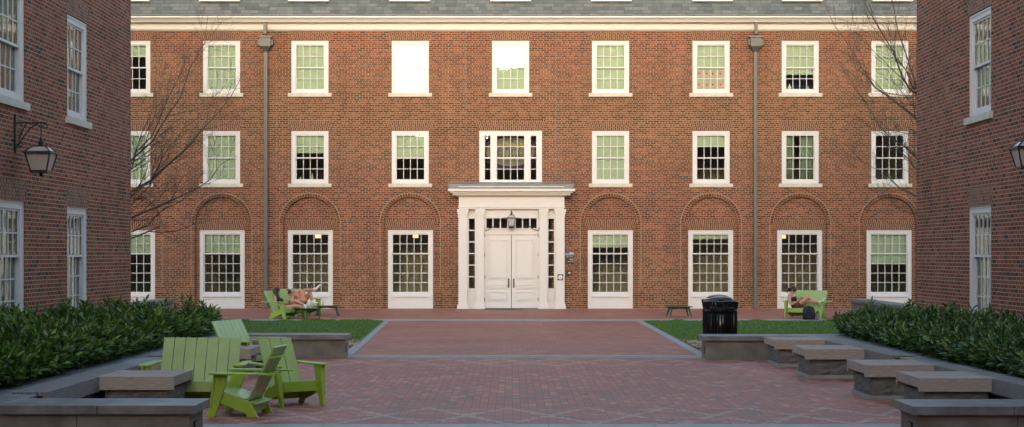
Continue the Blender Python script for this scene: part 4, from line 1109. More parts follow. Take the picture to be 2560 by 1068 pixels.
# ------------------------------------------------------------------ lime chairs
def chair_parts(o, Wd, nsl):
    """front edge of the arms at y=0, rear towards +y, x across"""
    h = Wd/2; g = M['green']; gs = M['green_sheen']
    side = [(.10,.155),(.10,.285),(.20,.262),(.30,.222),(.40,.200),(.47,.162),(.56,0),(.44,0),(.405,.05),(.25,.10)]
    for s in (-1, 1):
        b = MB(); x = s*(h+.018); b.prism([(x-.014, y, z) for y, z in side], (.028, 0, 0)); b.build('side_board', g, o, bevel=.004)
    for s in (-1, 1):
        b = MB(); x = s*(h+.047)
        b.prism([(x-.014, y, z) for y, z in ((.045,.487),(.205,.487),(.175,.35),(.055,0),(-.045,0),(-.03,.06))], (.028, 0, 0))
        xi = x-s*.040
        b.prism([(min(x,xi)-.012, y, z) for y, z in ((.05,.487),(.085,.487),(-.005,0),(-.04,0))], (abs(x-xi)+.02, 0, 0)) if False else None
        b.prism([(x-s*.015, .050, .487), (x+s*.055, .050, .487), (x+s*.030, -.010, .12), (x-s*.015, -.018, .06)], (0, .024, 0))
        b.build('leg', g, o, bevel=.004)
    b = MB(); b.box(-h-.004+.0, h+.004, .082, .108, .175, .305); b.build('front_board', gs if nsl > 3 else g, o, bevel=.004)
    seat = [(.085,.302),(.19,.278),(.30,.238),(.41,.214)]
    sb = MB()
    for (ya, za), (yb, zb) in zip(seat[:-1], seat[1:]):
        sb.prism([(-h-.03, ya+.004, za), (-h-.03, yb-.004, zb), (-h-.03, yb-.004, zb-.02), (-h-.03, ya+.004, za-.02)], (Wd+.06, 0, 0))
    sb.prism([(-h-.03, .45, .185), (-h-.03, .545, .165), (-h-.03, .545, .145), (-h-.03, .45, .165)], (Wd+.06, 0, 0))
    sb.build('seat', gs, o, bevel=.003)
    b = MB(); b.box(-h-.0, h+.0, .47, .49, .06, .15); b.build('rear_board', g, o)
    y0, z0, y1, z1 = .405, .175, .725, .805
    L = math.hypot(y1-y0, z1-z0); ny, nz = -(z1-z0)/L, (y1-y0)/L      # front normal
    wd = Wd/nsl
    for i in range(nsl):
        b = MB(); xa, xb = -h+wd*i+.004, -h+wd*(i+1)-.004
        c = (i+.5)/nsl*2-1; dz = .0
        b.prism([(xa, y0, z0), (xb, y0, z0), (xb, y1, z1+dz), (xa, y1, z1+dz)], (0, -ny*.02, -nz*.02)); b.build('back_slat', gs, o, bevel=.003)
    for s in (-1, 1):
        b = MB(); xc = s*(h+.085)
        q = [(-.065, .02), (-.04, 0), (.04, 0), (.065, .02), (.065, .5), (.05, .74), (.0, .785), (-.055, .74), (-.065, .5)]
        b.prism([(xc+x, y, .487) for x, y in q], (0, 0, .022)); b.build('armrest', g, o, bevel=.004)
    def ycen(z): return y0+(y1-y0)*(z-z0)/(z1-z0)
    for z, e, nm in ((.478, .13, 'arm_brace'), (.67, .0, 'back_brace')):
        b = MB(); yb = ycen(z)+.022; k = 8
        pts = [(-h-e, yb), (h+e, yb)] + [((h+e)*math.cos(PI*i/k), yb+.03+.055*math.sin(PI*i/k)) for i in range(k+1)]
        b.prism([(x, y, z) for x, y in pts], (0, 0, .018)); b.build(nm, g, o, bevel=.003)
    return o
def seatf(name, label, loc, f, Wd, n, group):
    o = thing(name, label, 'bench' if n > 3 else 'chair', (loc[0], loc[1], 0), math.atan2(f[0], -f[1]), group)
    return chair_parts(o, Wd, n)
GB = 'lime green slatted loveseats'; GC = 'lime green slatted armchairs'
seatf('loveseat', 'lime green slatted loveseat facing forward at left, nearest of the loveseats', (-3.90, 18.44), (0,-1), .975, 7, GB)
seatf('armchair', 'lime green armchair turned to the right, slatted back to the hedge, beside the near loveseat', (-2.545, 18.48), (math.sin(.64), -math.cos(.64)), .47, 3, GC)
seatf('armchair', 'lime green armchair seen from behind and the side, nearest to the camera', (-3.38, 17.57), (-.985, .17), .47, 3, GC)
seatf('loveseat', 'lime green loveseat seen edge on behind the near loveseat, beside the hedge end', (-3.86, 24.03), (.953, -.303), .975, 7, GB)
seatf('loveseat', 'lime green loveseat by the downpipe with a black haired person sitting in it', (-6.27, 43.86), (.92,-.39), .975, 7, GB)
seatf('loveseat', 'lime green loveseat under the second ground window with a reclining person in it', (-6.16, 45.95), (.8,-.6), .975, 7, GB)
seatf('loveseat', 'lime green slatted loveseat at right with one reader sitting sideways', (8.38, 43.8), (-.52,-.855), .975, 7, GB)

def table_():
    o = thing('low_table', None, None)
    b = MB(); n = 32; pts = []
    for k in range(n):
        a = 2*PI*k/n; c, s = math.cos(a), math.sin(a)
        pts.append((.41*math.copysign(abs(c)**.8, c), .30*math.copysign(abs(s)**.7, s), .288))
    b.prism(pts, (0,0,.022)); b.build('table_top', M['dgreen'], o, bevel=.003)
    for sx in (-1, 1):
        for sy in (-1, 1):
            b = MB(); b.tube([(sx*.25, sy*.17, .285), (sx*.335, sy*.235, 0)], [(.030,.022), (.020,.016)], 4); b.build('leg', M['dgreen'], o)
    for sy in (-1, 1):
        b = MB(); b.prism([(-.30, sy*.18-.01, .285), (.30, sy*.18-.01, .285), (.24, sy*.18-.01, .225), (0, sy*.18-.01, .25), (-.24, sy*.18-.01, .225)], (0,.02,0))
        b.build('apron', M['dgreen'], o)
    return o
GT = 'dark green low tables on the terrace'
t0 = table_(); t0.location = (-5.93, 43.85, 0); t0.rotation_euler = (0,0,-.85); tag(t0, 'dark green low table carrying the shoes of the black haired sitter', 'table', GT)
t1 = copy_tree(t0); t1.location = (-5.58, 45.9, 0); t1.rotation_euler = (0,0,.05); tag(t1, 'dark green low table with a clear cup on it', 'table', GT)
t2 = copy_tree(t0); t2.location = (4.98, 45.3, 0); t2.rotation_euler = (0,0,.12); tag(t2, 'dark green low table standing alone left of the litter bins', 'table', GT)
o = thing('drinking_cup', 'tall clear drinking cup on the dark green table', 'cup', (-5.70, 45.85, .31))
b = MB(); b.lathe([(.028,0),(.034,.01),(.040,.17),(.037,.17),(.031,.012),(.004,.012)], n=14, caps=False); b.build('cup', M['clear'], o, smooth=True)
b = MB(); b.lathe([(.029,.012),(.032,.07)], n=12); b.build('drink', M['whitemark'], o, smooth=True)
b = MB(); b.tube([(.0,0,.02),(.012,0,.22)], .004, 5); b.build('straw', M['whitemark'], o)

# ------------------------------------------------------------------ people
def skin_body(name, J, E, parent, m, root, sub=2):
    names = list(J); idx = {n: i for i, n in enumerate(names)}
    me = bpy.data.meshes.new(name); me.from_pydata([tuple(J[n][0]) for n in names], [(idx[a], idx[c]) for a, c in E], [])
    ob = bpy.data.objects.new(name, me); COL.objects.link(ob)
    md = ob.modifiers.new('skin', 'SKIN'); md.use_smooth_shade = True
    sv = me.skin_vertices[0].data
    for n, i in idx.items():
        r = J[n][1]; sv[i].radius = r if hasattr(r, '__len__') else (r, r); sv[i].use_root = (n == root)
    sb = ob.modifiers.new('sub', 'SUBSURF'); sb.levels = sub; sb.render_levels = sub
    bpy.context.view_layer.update()
    nm = bpy.data.meshes.new_from_object(ob.evaluated_get(bpy.context.evaluated_depsgraph_get()))
    bpy.data.objects.remove(ob)
    nm.materials.clear(); nm.materials.append(m)
    for p in nm.polygons: p.material_index = 0
    o = bpy.data.objects.new(name, nm); COL.objects.link(o); o.parent = parent
    o.matrix_parent_inverse = Matrix.Translation(-Vector(parent.location))
    return o
def part(b, name, m, parent, smooth=True, bevel=0):
    o = b.build(name, m, parent, smooth=smooth); o.matrix_parent_inverse = Matrix.Translation(-Vector(parent.location)); return o
def hand(J, E, wrist, wp, d, side, n0, palm=.075, curl=.5):
    """palm + five fingers. d direction of the hand, side: thumb side vector"""
    d = d.normalized(); side = (side-d*side.dot(d)).normalized(); nrm = d.cross(side)
    J[n0+'p'] = (wp+d*.045, (.030,.016)); E.append((wrist, n0+'p'))
    J[n0+'k'] = (wp+d*palm, (.032,.014)); E.append((n0+'p', n0+'k'))
    for i, (off, ln) in enumerate(((.028,.072),(.010,.082),(-.010,.076),(-.027,.060))):
        a = wp+d*(palm+.012)+side*off; b_ = a+(d*math.cos(curl)+nrm*math.sin(curl))*ln*.5; c_ = b_+(d*math.cos(curl*2)+nrm*math.sin(curl*2))*ln*.5
        for k, (q, r) in enumerate(((a,.0095),(b_,.0085),(c_,.007))):
            J[n0+'f%d%d' % (i,k)] = (q, r); E.append((n0+('k' if k == 0 else 'f%d%d' % (i,k-1)), n0+'f%d%d' % (i,k)))
    t1_ = wp+d*.04+side*.04; t2_ = t1_+(d*.8+side*.5+nrm*.3).normalized()*.035
    J[n0+'t0'] = (t1_, .011); J[n0+'t1'] = (t2_, .009); E += [(n0+'p', n0+'t0'), (n0+'t0', n0+'t1')]
def shoe(b, ankle, toe, up, w_=.043):
    """a low trainer from heel below ankle to toe"""
    ax = (toe-ankle).normalized(); L = (toe-ankle).length; up = (up-ax*up.dot(ax)).normalized()
    pts = [ankle-ax*.035+up*-.0, ankle+ax*.0, ankle+ax*L*.35, ankle+ax*L*.7, ankle+ax*L*.93, toe]
    hs = [.030, .050, .045, .036, .028, .012]; ws = [.028, .036, .040, w_, .036, .014]
    side = ax.cross(up); n = 10; vs = []
    for p, h_, w2 in zip(pts, hs, ws):
        for j in range(n):
            a = 2*PI*j/n; vs.append(p+up*(h_*max(math.sin(a), -.55))+side*(w2*math.cos(a)))
    fs = [(i*n+j, i*n+(j+1) % n, (i+1)*n+(j+1) % n, (i+1)*n+j) for i in range(5) for j in range(n)]+[tuple(range(n))[::-1], tuple(range(5*n, 6*n))]
    b.add(vs, fs)
def head_joints(J, E, c, face, up, neck, r=.088):
    """c head centre, face direction, up direction (crown)"""
    face = face.normalized(); up = (up-face*up.dot(face)).normalized()
    J['jaw'] = (c-up*.055+face*.030, .056); J['head'] = (c+up*.005, (r*.93, r*1.02)); J['crown'] = (c+up*.075-face*.006, .058)
    J['chin'] = (c-up*.098+face*.058, .022); J['nose'] = (c-up*.012+face*.098, .013); J['brow'] = (c+up*.03+face*.055, .045)
    E += [(neck, 'jaw'), ('jaw', 'head'), ('head', 'crown'), ('jaw', 'chin'), ('head', 'nose'), ('head', 'brow')]
    return face, up
def face_bits(parent, c, face, up, m_lip):
    sd = face.cross(up)
    b = MB()
    for s in (-1, 1): b.ball(c+up*.012+face*.083+sd*(s*.032), .011, 6, 5)
    part(b, 'eyes', M['iron'], parent)
    b = MB(); b.ball(c-up*.052+face*.082, (.020,.020,.008), 8, 5); part(b, 'mouth', m_lip, parent)
    b = MB()
    for s in (-1, 1): b.ball(c-up*.005-face*.008+sd*(s*.086), (.016,.018,.028), 8, 5)
    part(b, 'ears', M['skin'], parent)
M['lip'] = plain('lips', (.40,.10,.09), .5, .05, 10)
U = Vector((0,0,1))

# --- reader on the right loveseat
def person_reader():
    Zq = lambda px: 44.28-(px-1985)/86*.52
    def Q(px, py, dz=0.0): return W(px, py, Zq(px)+dz)
    o = thing('person', 'person reading sideways on the right loveseat in a black strapless top and brown shorts', 'person', tuple(Q(1988, 770)))
    J = {}; E = []
    J['pelvis'] = (Q(1990, 765), (.125,.115)); J['waist'] = (Q(1984, 756), (.105,.085)); J['chest'] = (Q(1981, 746), (.125,.095)); J['neckb'] = (Q(1976.5, 738.5), (.07,.055)); J['neck'] = (Q(1978.5, 734.5), .045)
    E += [('pelvis','waist'),('waist','chest'),('chest','neckb'),('neckb','neck')]
    hc = Q(1983.5, 727); face = Vector((.80,-.42,-.62)); face, up = head_joints(J, E, hc, face, Vector((.35,-.1,1)), 'neck')
    for s, dz in (('n', -.16), ('f', .16)):
        J['sh'+s] = (Q(1972.5+ (2 if s=='f' else 0), 741, dz), .050); J['el'+s] = (Q(1977+(4 if s=='f' else 0), 762.5 if s=='n' else 759, dz*1.25), .037); J['wr'+s] = (Q(1993+(3 if s=='f' else 0), 754 if s=='n' else 751.5, dz*.8), .024)
        E += [('neckb','sh'+s),('sh'+s,'el'+s),('el'+s,'wr'+s)]
        wp = J['wr'+s][0]; hand(J, E, 'wr'+s, wp, Vector((.8,-.2,.45)), Vector((0,0,1)), 'h'+s, curl=.45)
    # near thigh rises to a knee, shin runs to the arm; far leg crosses under
    J['hipn'] = (Q(1994, 766, -.09), .092); J['thn'] = (Q(2007, 752.5, -.07), .078); J['knn'] = (Q(2020, 742.5, -.03), .058); J['cfn'] = (Q(2033, 750.5, .02), .054); J['ann'] = (Q(2046, 759.5, .05), .032)
    J['hipf'] = (Q(1994, 766, .09), .092); J['thf'] = (Q(2009, 757, .06), .076); J['knf'] = (Q(2023.5, 752, .03), .056); J['cff'] = (Q(2036, 754.5, -.03), .052); J['anf'] = (Q(2050, 755.5, -.08), .032)
    for s in 'nf': E += [('pelvis','hip'+s),('hip'+s,'th'+s),('th'+s,'kn'+s),('kn'+s,'cf'+s),('cf'+s,'an'+s)]
    skin_body('body', J, E, o, M['skin'], 'pelvis')
    face_bits(o, hc, face, up, M['lip'])
    b = MB(); b.ball(hc+up*.028-face*.022, (.098,.094,.092), 12, 8); b.ball(hc-face*.125-up*.035, .052, 10, 6); b.tube([hc-face*.08-up*.03, hc-face*.13-up*.08, hc-face*.13-up*.16], [.035,.032,.012], 8); part(b, 'hair', M['hair'], o)
    b = MB(); b.tube([Q(1980.6,745,0), Q(1982.2,749,0), Q(1984,754.5,0)], [(.112,.142),(.12,.148),(.098,.122)], 16); part(b, 'top', M['cloth_black'], o)
    b = MB(); b.tube([Q(1984.5,757.5), Q(1990,765.5)], [(.100,.125),(.135,.165)], 14)
    for dz in (-.09, .09): b.tube([Q(1989,767,dz), Q(1996,764,dz), Q(2001.5,758.5,dz)], [.115,.108,.098], 12)
    part(b, 'shorts', M['cloth_brown'], o)
    b = MB(); b.tube([Q(2044.5,758.5,.05), Q(2050,762,.06)], [.035,.040], 8); b.tube([Q(2048,755.5,-.08), Q(2053,756.5,-.09)], [.036,.042], 8); part(b, 'socks', M['sock'], o)
    b = MB(); shoe(b, Q(2053,757.5,-.09), Q(2063,744,-.10), Vector((-1,0,.3))); part(b, 'shoe', M['shoe'], o)
    b = MB(); shoe(b, Q(2050,762.5,.06), Q(2057.5,753,.10), Vector((-1,0,.2))); part(b, 'shoe', M['shoe'], o)
    # open book in the hands, resting on the thigh
    bk = thing('book', 'brown covered book held open by the reader on the right loveseat', 'book', tuple(Q(2002, 750)))
    b = MB(); p = Q(1999, 750.5, 0); ax = Vector((.62,-.10,.55)).normalized(); sd = Vector((.15,.95,0)).normalized(); n_ = ax.cross(sd).normalized()
    for s in (-1, 1):
        q = [p-ax*.11, p+ax*.12, p+ax*.12+sd*(s*.15)+n_*-.02, p-ax*.11+sd*(s*.15)+n_*-.02]; b.prism(q, n_*.014)
    part(b, 'pages', M['brownbook'], bk, smooth=False)
person_reader()
# --- backpack and bottle
o = thing('backpack', 'black backpack standing on the bricks before the right loveseat', 'backpack', (8.43, 43.18, 0))
b = MB()
lev = [(0,.155,.085),(.03,.17,.10),(.14,.172,.105),(.28,.165,.098),(.345,.14,.08),(.375,.09,.05),(.385,.03,.02)]
n = 20; vs = []
for z, rx, ry in lev:
    for j in range(n):
        a = 2*PI*j/n; c, s = math.cos(a), math.sin(a); vs.append((rx*math.copysign(abs(c)**.6, c), ry*math.copysign(abs(s)**.6, s), z))
b.add(vs, [(i*n+j, i*n+(j+1) % n, (i+1)*n+(j+1) % n, (i+1)*n+j) for i in range(len(lev)-1) for j in range(n)]+[tuple(range(n))[::-1]])
b.build('bag', M['cloth_black'], o, smooth=True)
b = MB(); b.box(-.11, .11, -.135, -.09, .03, .17); b.build('pocket', M['cloth_black'], o, bevel=.02)
b = MB(); b.tube([(-.10,-.10,.30),(-.13,-.115,.20),(-.15,-.10,.06)], (.018), 6); b.tube([(.05,-.09,.32),(.10,-.11,.2),(.11,-.11,.08)], .016, 6); b.tube([(-.03,0,.37),(0,0,.41),(.03,0,.37)], .008, 6); b.build('straps', M['signblack'], o, smooth=True)
o = thing('water_bottle', 'dark water bottle with pale bands beside the black backpack', 'bottle', (8.67, 43.12, 0))
b = MB(); b.lathe([(.045,0),(.048,.01),(.048,.20),(.03,.22),(.03,.25)], n=14); b.build('flask', M['signblack'], o, smooth=True)
b = MB()
for k in range(7): b.lathe([(.0485,.03+k*.024),(.0495,.03+k*.024),(.0495,.038+k*.024),(.0485,.038+k*.024)], n=14)
b.build('bands', M['sill'], o)

# --- person sitting in the left loveseat
def person_left():
    Zq = lambda px: 44.15-(px-693)/87*.15
    def Q(px, py, dz=0.0): return W(px, py, Zq(px)+dz)
    o = thing('person', 'long black haired person in a black strapless top sitting with legs stretched to the table', 'person', tuple(Q(695, 776)))
    J = {}; E = []
    J['pelvis'] = (Q(696, 770), (.12,.11)); J['waist'] = (Q(694, 761), (.10,.085)); J['chest'] = (Q(692.5, 750), (.125,.095)); J['neckb'] = (Q(690, 741), (.068,.055)); J['neck'] = (Q(691, 736.5), .045)
    E += [('pelvis','waist'),('waist','chest'),('chest','neckb'),('neckb','neck')]
    hc = Q(692.5, 728.5); face, up = head_joints(J, E, hc, Vector((.9,-.38,-.12)), Vector((.1,0,1)), 'neck')
    for s, dz in (('n', -.17), ('f', .17)):
        J['sh'+s] = (Q(686.5+(4 if s=='f' else 0), 744, dz), .052); J['el'+s] = (Q(690+(6 if s=='f' else 0), 764 if s=='n' else 760, dz*1.2), .038); J['wr'+s] = (Q(711 if s=='n' else 713, 759.5 if s=='n' else 757, dz*.6), .025)
        E += [('neckb','sh'+s),('sh'+s,'el'+s),('el'+s,'wr'+s)]
        hand(J, E, 'wr'+s, J['wr'+s][0], Vector((1,-.1,.3)), Vector((0,0,1)), 'h'+s, curl=.4)
    J['hipn'] = (Q(700, 771, -.10), .09); J['thn'] = (Q(720, 769, -.11), .076); J['knn'] = (Q(741, 764.5, -.11), .056); J['cfn'] = (Q(752, 767.5, -.09), .05); J['ann'] = (Q(763, 769.5, -.07), .032)
    J['hipf'] = (Q(700, 770, .10), .09); J['thf'] = (Q(719, 760, .10), .076); J['knf'] = (Q(738, 751.5, .08), .056); J['cff'] = (Q(750, 757, .06), .052); J['anf'] = (Q(762, 764, .05), .032)
    for s in 'nf': E += [('pelvis','hip'+s),('hip'+s,'th'+s),('th'+s,'kn'+s),('kn'+s,'cf'+s),('cf'+s,'an'+s)]
    skin_body('body', J, E, o, M['skin'], 'pelvis')
    face_bits(o, hc, face, up, M['lip'])
    b = MB(); b.ball(hc+up*.025-face*.02, (.099,.096,.098), 12, 8)
    b.tube([hc-face*.05+up*.02, hc-face*.07-up*.10, hc-face*.05-up*.20, hc-face*.02-up*.30+U*0, hc+face*.03-up*.36], [.085,.09,.085,.075,.03], 10)
    b.tube([hc-face*.0+up*.0+Vector((-.02,-.07,0)), hc+Vector((.03,-.09,-.12)), hc+Vector((.08,-.11,-.22)), hc+Vector((.14,-.12,-.30))], [.045,.048,.045,.02], 8)
    part(b, 'hair', M['hair'], o)
    b = MB(); b.tube([Q(694,748.5,0), Q(694.5,753,0), Q(695,758.5,0)], [(.115,.145),(.12,.15),(.10,.125)], 16); b.ball(Q(701.5,752.5,-.06), (.09,.11,.085), 10, 7); part(b, 'top', M['cloth_black'], o)
    b = MB(); b.tube([Q(693,760), Q(695.5,770)], [(.105,.13),(.135,.165)], 14)
    for dz in (-.10, .10): b.tube([Q(696,772,dz), Q(702,770.5,dz), Q(707,769,dz)], [.115,.105,.098], 12)
    part(b, 'shorts', M['cloth_grey'], o)
    b = MB(); b.tube([Q(761,769,-.07), Q(766,769.5,-.07)], [.036,.042], 8); b.tube([Q(760,763,.05), Q(764.5,766,.05)], [.036,.042], 8); part(b, 'socks', M['sock'], o)
    b = MB(); shoe(b, Q(765.5,769.3,-.07), Q(774,751.5,-.06), Vector((-1,0,.3))); part(b, 'shoe', M['shoe'], o)
    b = MB(); shoe(b, Q(776,768.8,.02), Q(781.5,752,.03), Vector((-1,0,.25))); b.tube([Q(763.5,765.5,.05), Q(776,767.5,.03)], [.036,.036], 8); part(b, 'shoe', M['shoe'], o)
    p = thing('phone', 'dark phone held low in the hands of the black haired sitter', 'phone', tuple(Q(721, 754)))
    b = MB(); c = Q(721, 755, 0); ax = Vector((.6,0,.55)).normalized(); b.prism([c-ax*.05+Vector((0,-.05,0)), c+ax*.08+Vector((0,-.05,0)), c+ax*.08+Vector((0,.05,0)), c-ax*.05+Vector((0,.05,0))], (.01,0,-.012)); part(b, 'slab', M['cloth_mauve'], p, smooth=False)
person_left()
# --- person reclining in the second loveseat
def person_recline():
    def Q(px, py, dz=0.0): return W(px, py, 46.25+dz)
    o = thing('person', 'reclining person with white headband and coral shorts, one leg crossed high over the knee', 'person', tuple(Q(745, 765)))
    J = {}; E = []
    J['pelvis'] = (Q(756, 754.5), (.12,.11)); J['waist'] = (Q(744, 751.5), (.095,.085)); J['chest'] = (Q(732.5, 748.5), (.12,.095)); J['neckb'] = (Q(725, 745), (.066,.055)); J['neck'] = (Q(723.5, 740.5), .045)
    E += [('pelvis','waist'),('waist','chest'),('chest','neckb'),('neckb','neck')]
    hc = Q(722.5, 733); face, up = head_joints(J, E, hc, Vector((.72,-.68,-.10)), Vector((-.12,0,1)), 'neck')
    for s, dz in (('n', -.16), ('f', .16)):
        J['sh'+s] = (Q(727 if s=='n' else 729, 748, dz), .048)
        if s == 'n': J['eln'] = (Q(731.5, 752.5, -.28), .036); J['wrn'] = (Q(733.5, 739.5, -.26), .024)
        else: J['elf'] = (Q(741, 757, .18), .036); J['wrf'] = (Q(749, 748, .05), .024)
        E += [('neckb','sh'+s),('sh'+s,'el'+s),('el'+s,'wr'+s)]
        hand(J, E, 'wr'+s, J['wr'+s][0], Vector((0.1,0,1)) if s=='n' else Vector((.5,-.2,.8)), Vector((1,0,0)), 'h'+s, curl=.55)
    J['hipn'] = (Q(759, 753, -.10), .092); J['thn'] = (Q(757, 738, -.09), .080); J['knn'] = (Q(759.5, 725, -.07), .062); J['cfn'] = (Q(772, 725, -.02), .052); J['ann'] = (Q(785, 722.7, .03), .032)
    J['hipf'] = (Q(760, 754, .10), .092); J['thf'] = (Q(768, 740, .08), .078); J['knf'] = (Q(775.5, 730.5, .06), .060); J['cff'] = (Q(778, 742, .03), .052); J['anf'] = (Q(781, 755.5, 0), .032)
    for s in 'nf': E += [('pelvis','hip'+s),('hip'+s,'th'+s),('th'+s,'kn'+s),('kn'+s,'cf'+s),('cf'+s,'an'+s)]
    skin_body('body', J, E, o, M['skin2'], 'pelvis')
    face_bits(o, hc, face, up, M['lip'])
    b = MB(); b.ball(hc+up*.025-face*.02, (.098,.096,.096), 12, 8); b.tube([hc-face*.05, hc-face*.06-up*.12+Vector((-.03,0,0)), hc-up*.24+Vector((-.05,.0,0))], [.08,.075,.05], 10); part(b, 'hair', M['hair'], o)
    b = MB(); sd = face.cross(up)
    pts = [hc+(up*.8*math.cos(a)+sd*math.sin(a))*.101+face*.02+up*.01 for a in [PI*(i/10*1.3-.65) for i in range(11)]]; b.tube(pts, [(.007,.013)]*11, 6); part(b, 'headband', M['sock'], o)
    b = MB(); b.tube([Q(733,748.5), Q(738,750), Q(742,751.5)], [(.10,.13),(.11,.13),(.095,.115)], 14); part(b, 'top', M['cloth_mauve'], o)
    b = MB(); b.tube([Q(747,752.5), Q(757,755)], [(.105,.12),(.13,.15)], 14)
    for dz, q in ((-.10, (758.5, 746)), (.10, (764, 749))): b.tube([Q(758,755,dz), Q(q[0], q[1], dz)], [.112,.096], 12)
    part(b, 'shorts', M['cloth_pink'], o)
    b = MB(); b.tube([Q(783.5,723,.03), Q(789,722.5,.03)], [.036,.042], 8); b.tube([Q(780.5,754.5,0), Q(781.5,758,0)], [.036,.040], 8); part(b, 'socks', M['sock'], o)
    b = MB(); shoe(b, Q(790,724,.03), Q(802,711.5,.03), Vector((-1,0,.8))); part(b, 'shoe', M['shoe'], o)
    b = MB(); shoe(b, Q(782.5,760.5,0), Q(795,757,-.05), Vector((0,0,1))); part(b, 'shoe', M['shoe'], o)
    p = thing('phone', 'bright pink phone held up in front of the reclining person', 'phone', tuple(Q(733, 732)))
    b = MB(); c = Q(733.5, 733, -.26); b.box(c.x-.035, c.x+.035, c.y-.006, c.y+.006, c.z-.06, c.z+.07); part(b, 'slab', M['pink'], p, smooth=False)
    p = thing('magazine', 'orange and blue magazine propped behind the raised knee', 'magazine', tuple(Q(748, 742)))
    c = Q(748, 734, .12)
    b = MB(); b.add([(c.x-.10,c.y,c.z-.14),(c.x+.05,c.y,c.z-.15),(c.x+.09,c.y,c.z+.11),(c.x-.07,c.y,c.z+.09),(c.x-.10,c.y+.01,c.z-.14),(c.x+.05,c.y+.01,c.z-.15),(c.x+.09,c.y+.01,c.z+.11),(c.x-.07,c.y+.01,c.z+.09)], [(0,1,2,3),(7,6,5,4),(0,4,5,1),(1,5,6,2),(2,6,7,3),(3,7,4,0)]); part(b, 'cover', M['orange'], p, smooth=False)
    b = MB(); b.add([(c.x-.03,c.y-.003,c.z-.0),(c.x+.03,c.y-.003,c.z+.01),(c.x+.01,c.y-.003,c.z+.06),(c.x-.04,c.y-.003,c.z+.05)], [(0,1,2,3)]); part(b, 'print', M['bluepr'], p, smooth=False)
person_recline()

# ------------------------------------------------------------------ bare trees
def tree(label, base, limbs, seed, side):
    r = random.Random(seed); o = thing('bare_tree', label, 'tree', base)
    B = Vector(base); tr = MB(); br = MB()
    tr.tube([(0,0,0),(.03,0,.7),(-.02,.03,1.5),(0,0,2.3)], [.16,.13,.12,.11], 10)
    tr.tube([(0,0,2.3),(side*-.02,.05,4.0),(side*.05,.1,6.0),(side*.0,.1,8.5)], [.11,.085,.055,.02], 8)
    tr.build('trunk', M['bark'], o, smooth=True)
    def grow(p, d, L, rad, dep):
        k = 6; pts = [p]; rr = [rad]; q = p.copy(); dd = d.normalized()
        bend = Vector((r.uniform(-.25,.25), r.uniform(-.25,.25), r.uniform(-.05,.30)))
        for i in range(k):
            dd = (dd+bend*.22+Vector((r.gauss(0,.10), r.gauss(0,.10), r.gauss(0,.10)))).normalized()
            q = q+dd*(L/k); pts.append(q.copy()); rr.append(max(rad*(1-.78*(i+1)/k), .0022))
        br.tube(pts, rr, 6 if rad > .02 else 4, caps=False)
        if dep == 0: return
        m = {4: 6, 3: 6, 2: 5, 1: 4}[dep]
        for i in range(m):
            t = .18+.80*(i+r.random())/m; j = min(int(t*k), k-1); pp = pts[j].lerp(pts[j+1], t*k-j)
            ax = (pts[j+1]-pts[j]).normalized(); s = Vector((r.gauss(0,1), r.gauss(0,.8), r.gauss(0,1))).cross(ax).normalized()
            a = r.uniform(.45, .95); nd = ax*math.cos(a)+s*math.sin(a)+Vector((0,0,.12))
            grow(pp, nd, L*r.uniform(.38, .62)*(1.05-.35*t), max(rr[j]*.55, .0026), dep-1)
    for (z0, tgt, rad) in limbs:
        p0 = Vector((0, 0, z0)); p2 = Vector(tgt)-B; p1 = Vector((p2.x*.60, p2.y*.5, z0+(p2.z-z0)*.22)); k = 9; pts = []; rr = []
        for i in range(k+1):
            t = i/k; q = p0*(1-t)**2+p1*(2*t*(1-t))+p2*t*t
            if i: q += Vector((r.gauss(0,.05), r.gauss(0,.05), r.gauss(0,.05)))
            pts.append(q); rr.append(max(rad*.85*(1-.85*t), .004))
        br.tube(pts, rr, 6, caps=False); L = (p2-p0).length
        for i in range(11):
            t = .15+.83*(i+r.random())/11; j = min(int(t*k), k-1); pp = pts[j].lerp(pts[j+1], t*k-j)
            ax = (pts[j+1]-pts[j]).normalized(); sv = Vector((r.gauss(0,1), r.gauss(0,.8), r.gauss(0,1))).cross(ax).normalized()
            a = r.uniform(.4, .9); grow(pp, ax*math.cos(a)+sv*math.sin(a)+Vector((0,0,.15)), L*r.uniform(.22, .42)*(1.1-.5*t), max(rr[j]*.5, .004), 2)
    br.build('branches', M['bark'], o, smooth=True)
    return o
tree('bare leafless tree behind the corner of the left wing, twigs crossing the facade', (-10.2, 37.0, 0),
     [(2.2, (-6.9, 37.6, 2.9), .026), (2.5, (-6.7, 36.8, 4.3), .040), (2.9, (-6.6, 37.2, 6.3), .046), (3.4, (-7.3, 36.9, 7.7), .040), (3.1, (-8.0, 37.5, 6.9), .034), (2.7, (-7.7, 36.4, 5.1), .034), (3.3, (-11.6, 38, 7.5), .04), (2.1, (-7.7, 36.9, 3.5), .03), (2.3, (-8.3, 36.6, 4.6), .034), (2.6, (-8.7, 37.2, 5.9), .03)], 5, 1)
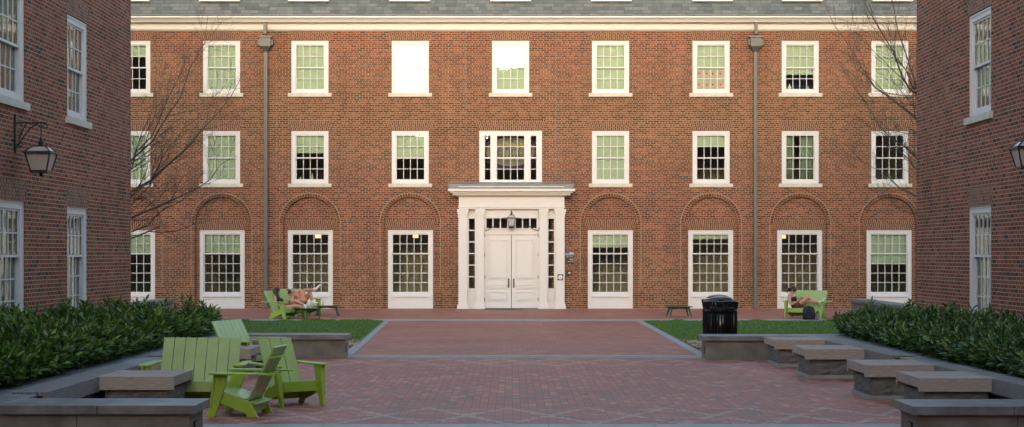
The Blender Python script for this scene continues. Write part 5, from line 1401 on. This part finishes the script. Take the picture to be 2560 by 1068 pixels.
tree('bare leafless tree behind the corner of the right wing, branches leaning left across the facade', (11.0, 37.2, 0),
     [(3.0, (8.0, 37.0, 4.6), .026), (3.6, (8.0, 36.9, 6.5), .036), (4.6, (7.6, 37.3, 8.0), .036), (4.9, (8.1, 37.2, 9.4), .040), (3.9, (9.1, 36.9, 8.9), .042), (3.6, (12.4, 38, 7.6), .04), (2.6, (8.9, 37.0, 3.3), .024), (3.3, (8.8, 36.6, 5.4), .03), (5.2, (8.6, 37.0, 8.0), .03)], 12, -1)

tb = tree('bare tree behind the viewpoint, seen only reflected in the top centre window', (-.6, -10.0, 0),
     [(2.2, (1.6, -9.6, 5.0), .06), (2.5, (-2.9, -10.5, 5.4), .06), (3.2, (1.2, -10.5, 7.6), .06), (3.6, (-2.3, -9.6, 8.1), .06), (4.2, (.4, -9.2, 9.0), .05), (4.6, (-1.3, -10.6, 9.4), .05)], 21, 1)
tb.scale = (1.9, 1.9, 1.9)

# ------------------------------------------------------------------ camera, light, sky
cam = bpy.data.cameras.new('camera'); co = bpy.data.objects.new('camera', cam); COL.objects.link(co)
co.location = (0, 0, HC); co.rotation_euler = (PI/2, 0, 0)
cam.sensor_width = 36; cam.lens = F/2560*36; cam.shift_y = (YH-534)/2560; cam.clip_start = .1; cam.clip_end = 2000
SC.camera = co
EL, AZ = math.radians(SUN_EL), math.radians(SUN_AZ)     # direction towards the sun: behind the viewpoint, slightly left
sd = Vector((-math.sin(AZ)*math.cos(EL), -math.cos(AZ)*math.cos(EL), math.sin(EL)))
sl = bpy.data.lights.new('sun', 'SUN'); sl.energy = SUN_E; sl.angle = math.radians(SUN_ANG); sl.color = SUN_COL
so_ = bpy.data.objects.new('sun', sl); COL.objects.link(so_); so_.rotation_euler = sd.to_track_quat('Z', 'Y').to_euler()
wd = bpy.data.worlds.new('World'); SC.world = wd; wd.use_nodes = True
nt = wd.node_tree; bg = nt.nodes['Background']; sk = nt.nodes.new('ShaderNodeTexSky'); sk.sky_type = 'NISHITA'; sk.sun_disc = False
sk.sun_elevation = EL; sk.sun_rotation = PI+AZ; sk.air_density = 1.0; sk.dust_density = 2.0; sk.ozone_density = 1.0
nt.links.new(sk.outputs[0], bg.inputs[0]); bg.inputs[1].default_value = SKY_S
SC.view_settings.view_transform = 'Standard'; SC.view_settings.look = 'None'; SC.view_settings.gamma = 1; SC.view_settings.exposure = EXPO
SC.render.engine = 'CYCLES'; SC.cycles.max_bounces = 8; SC.cycles.transparent_max_bounces = 12
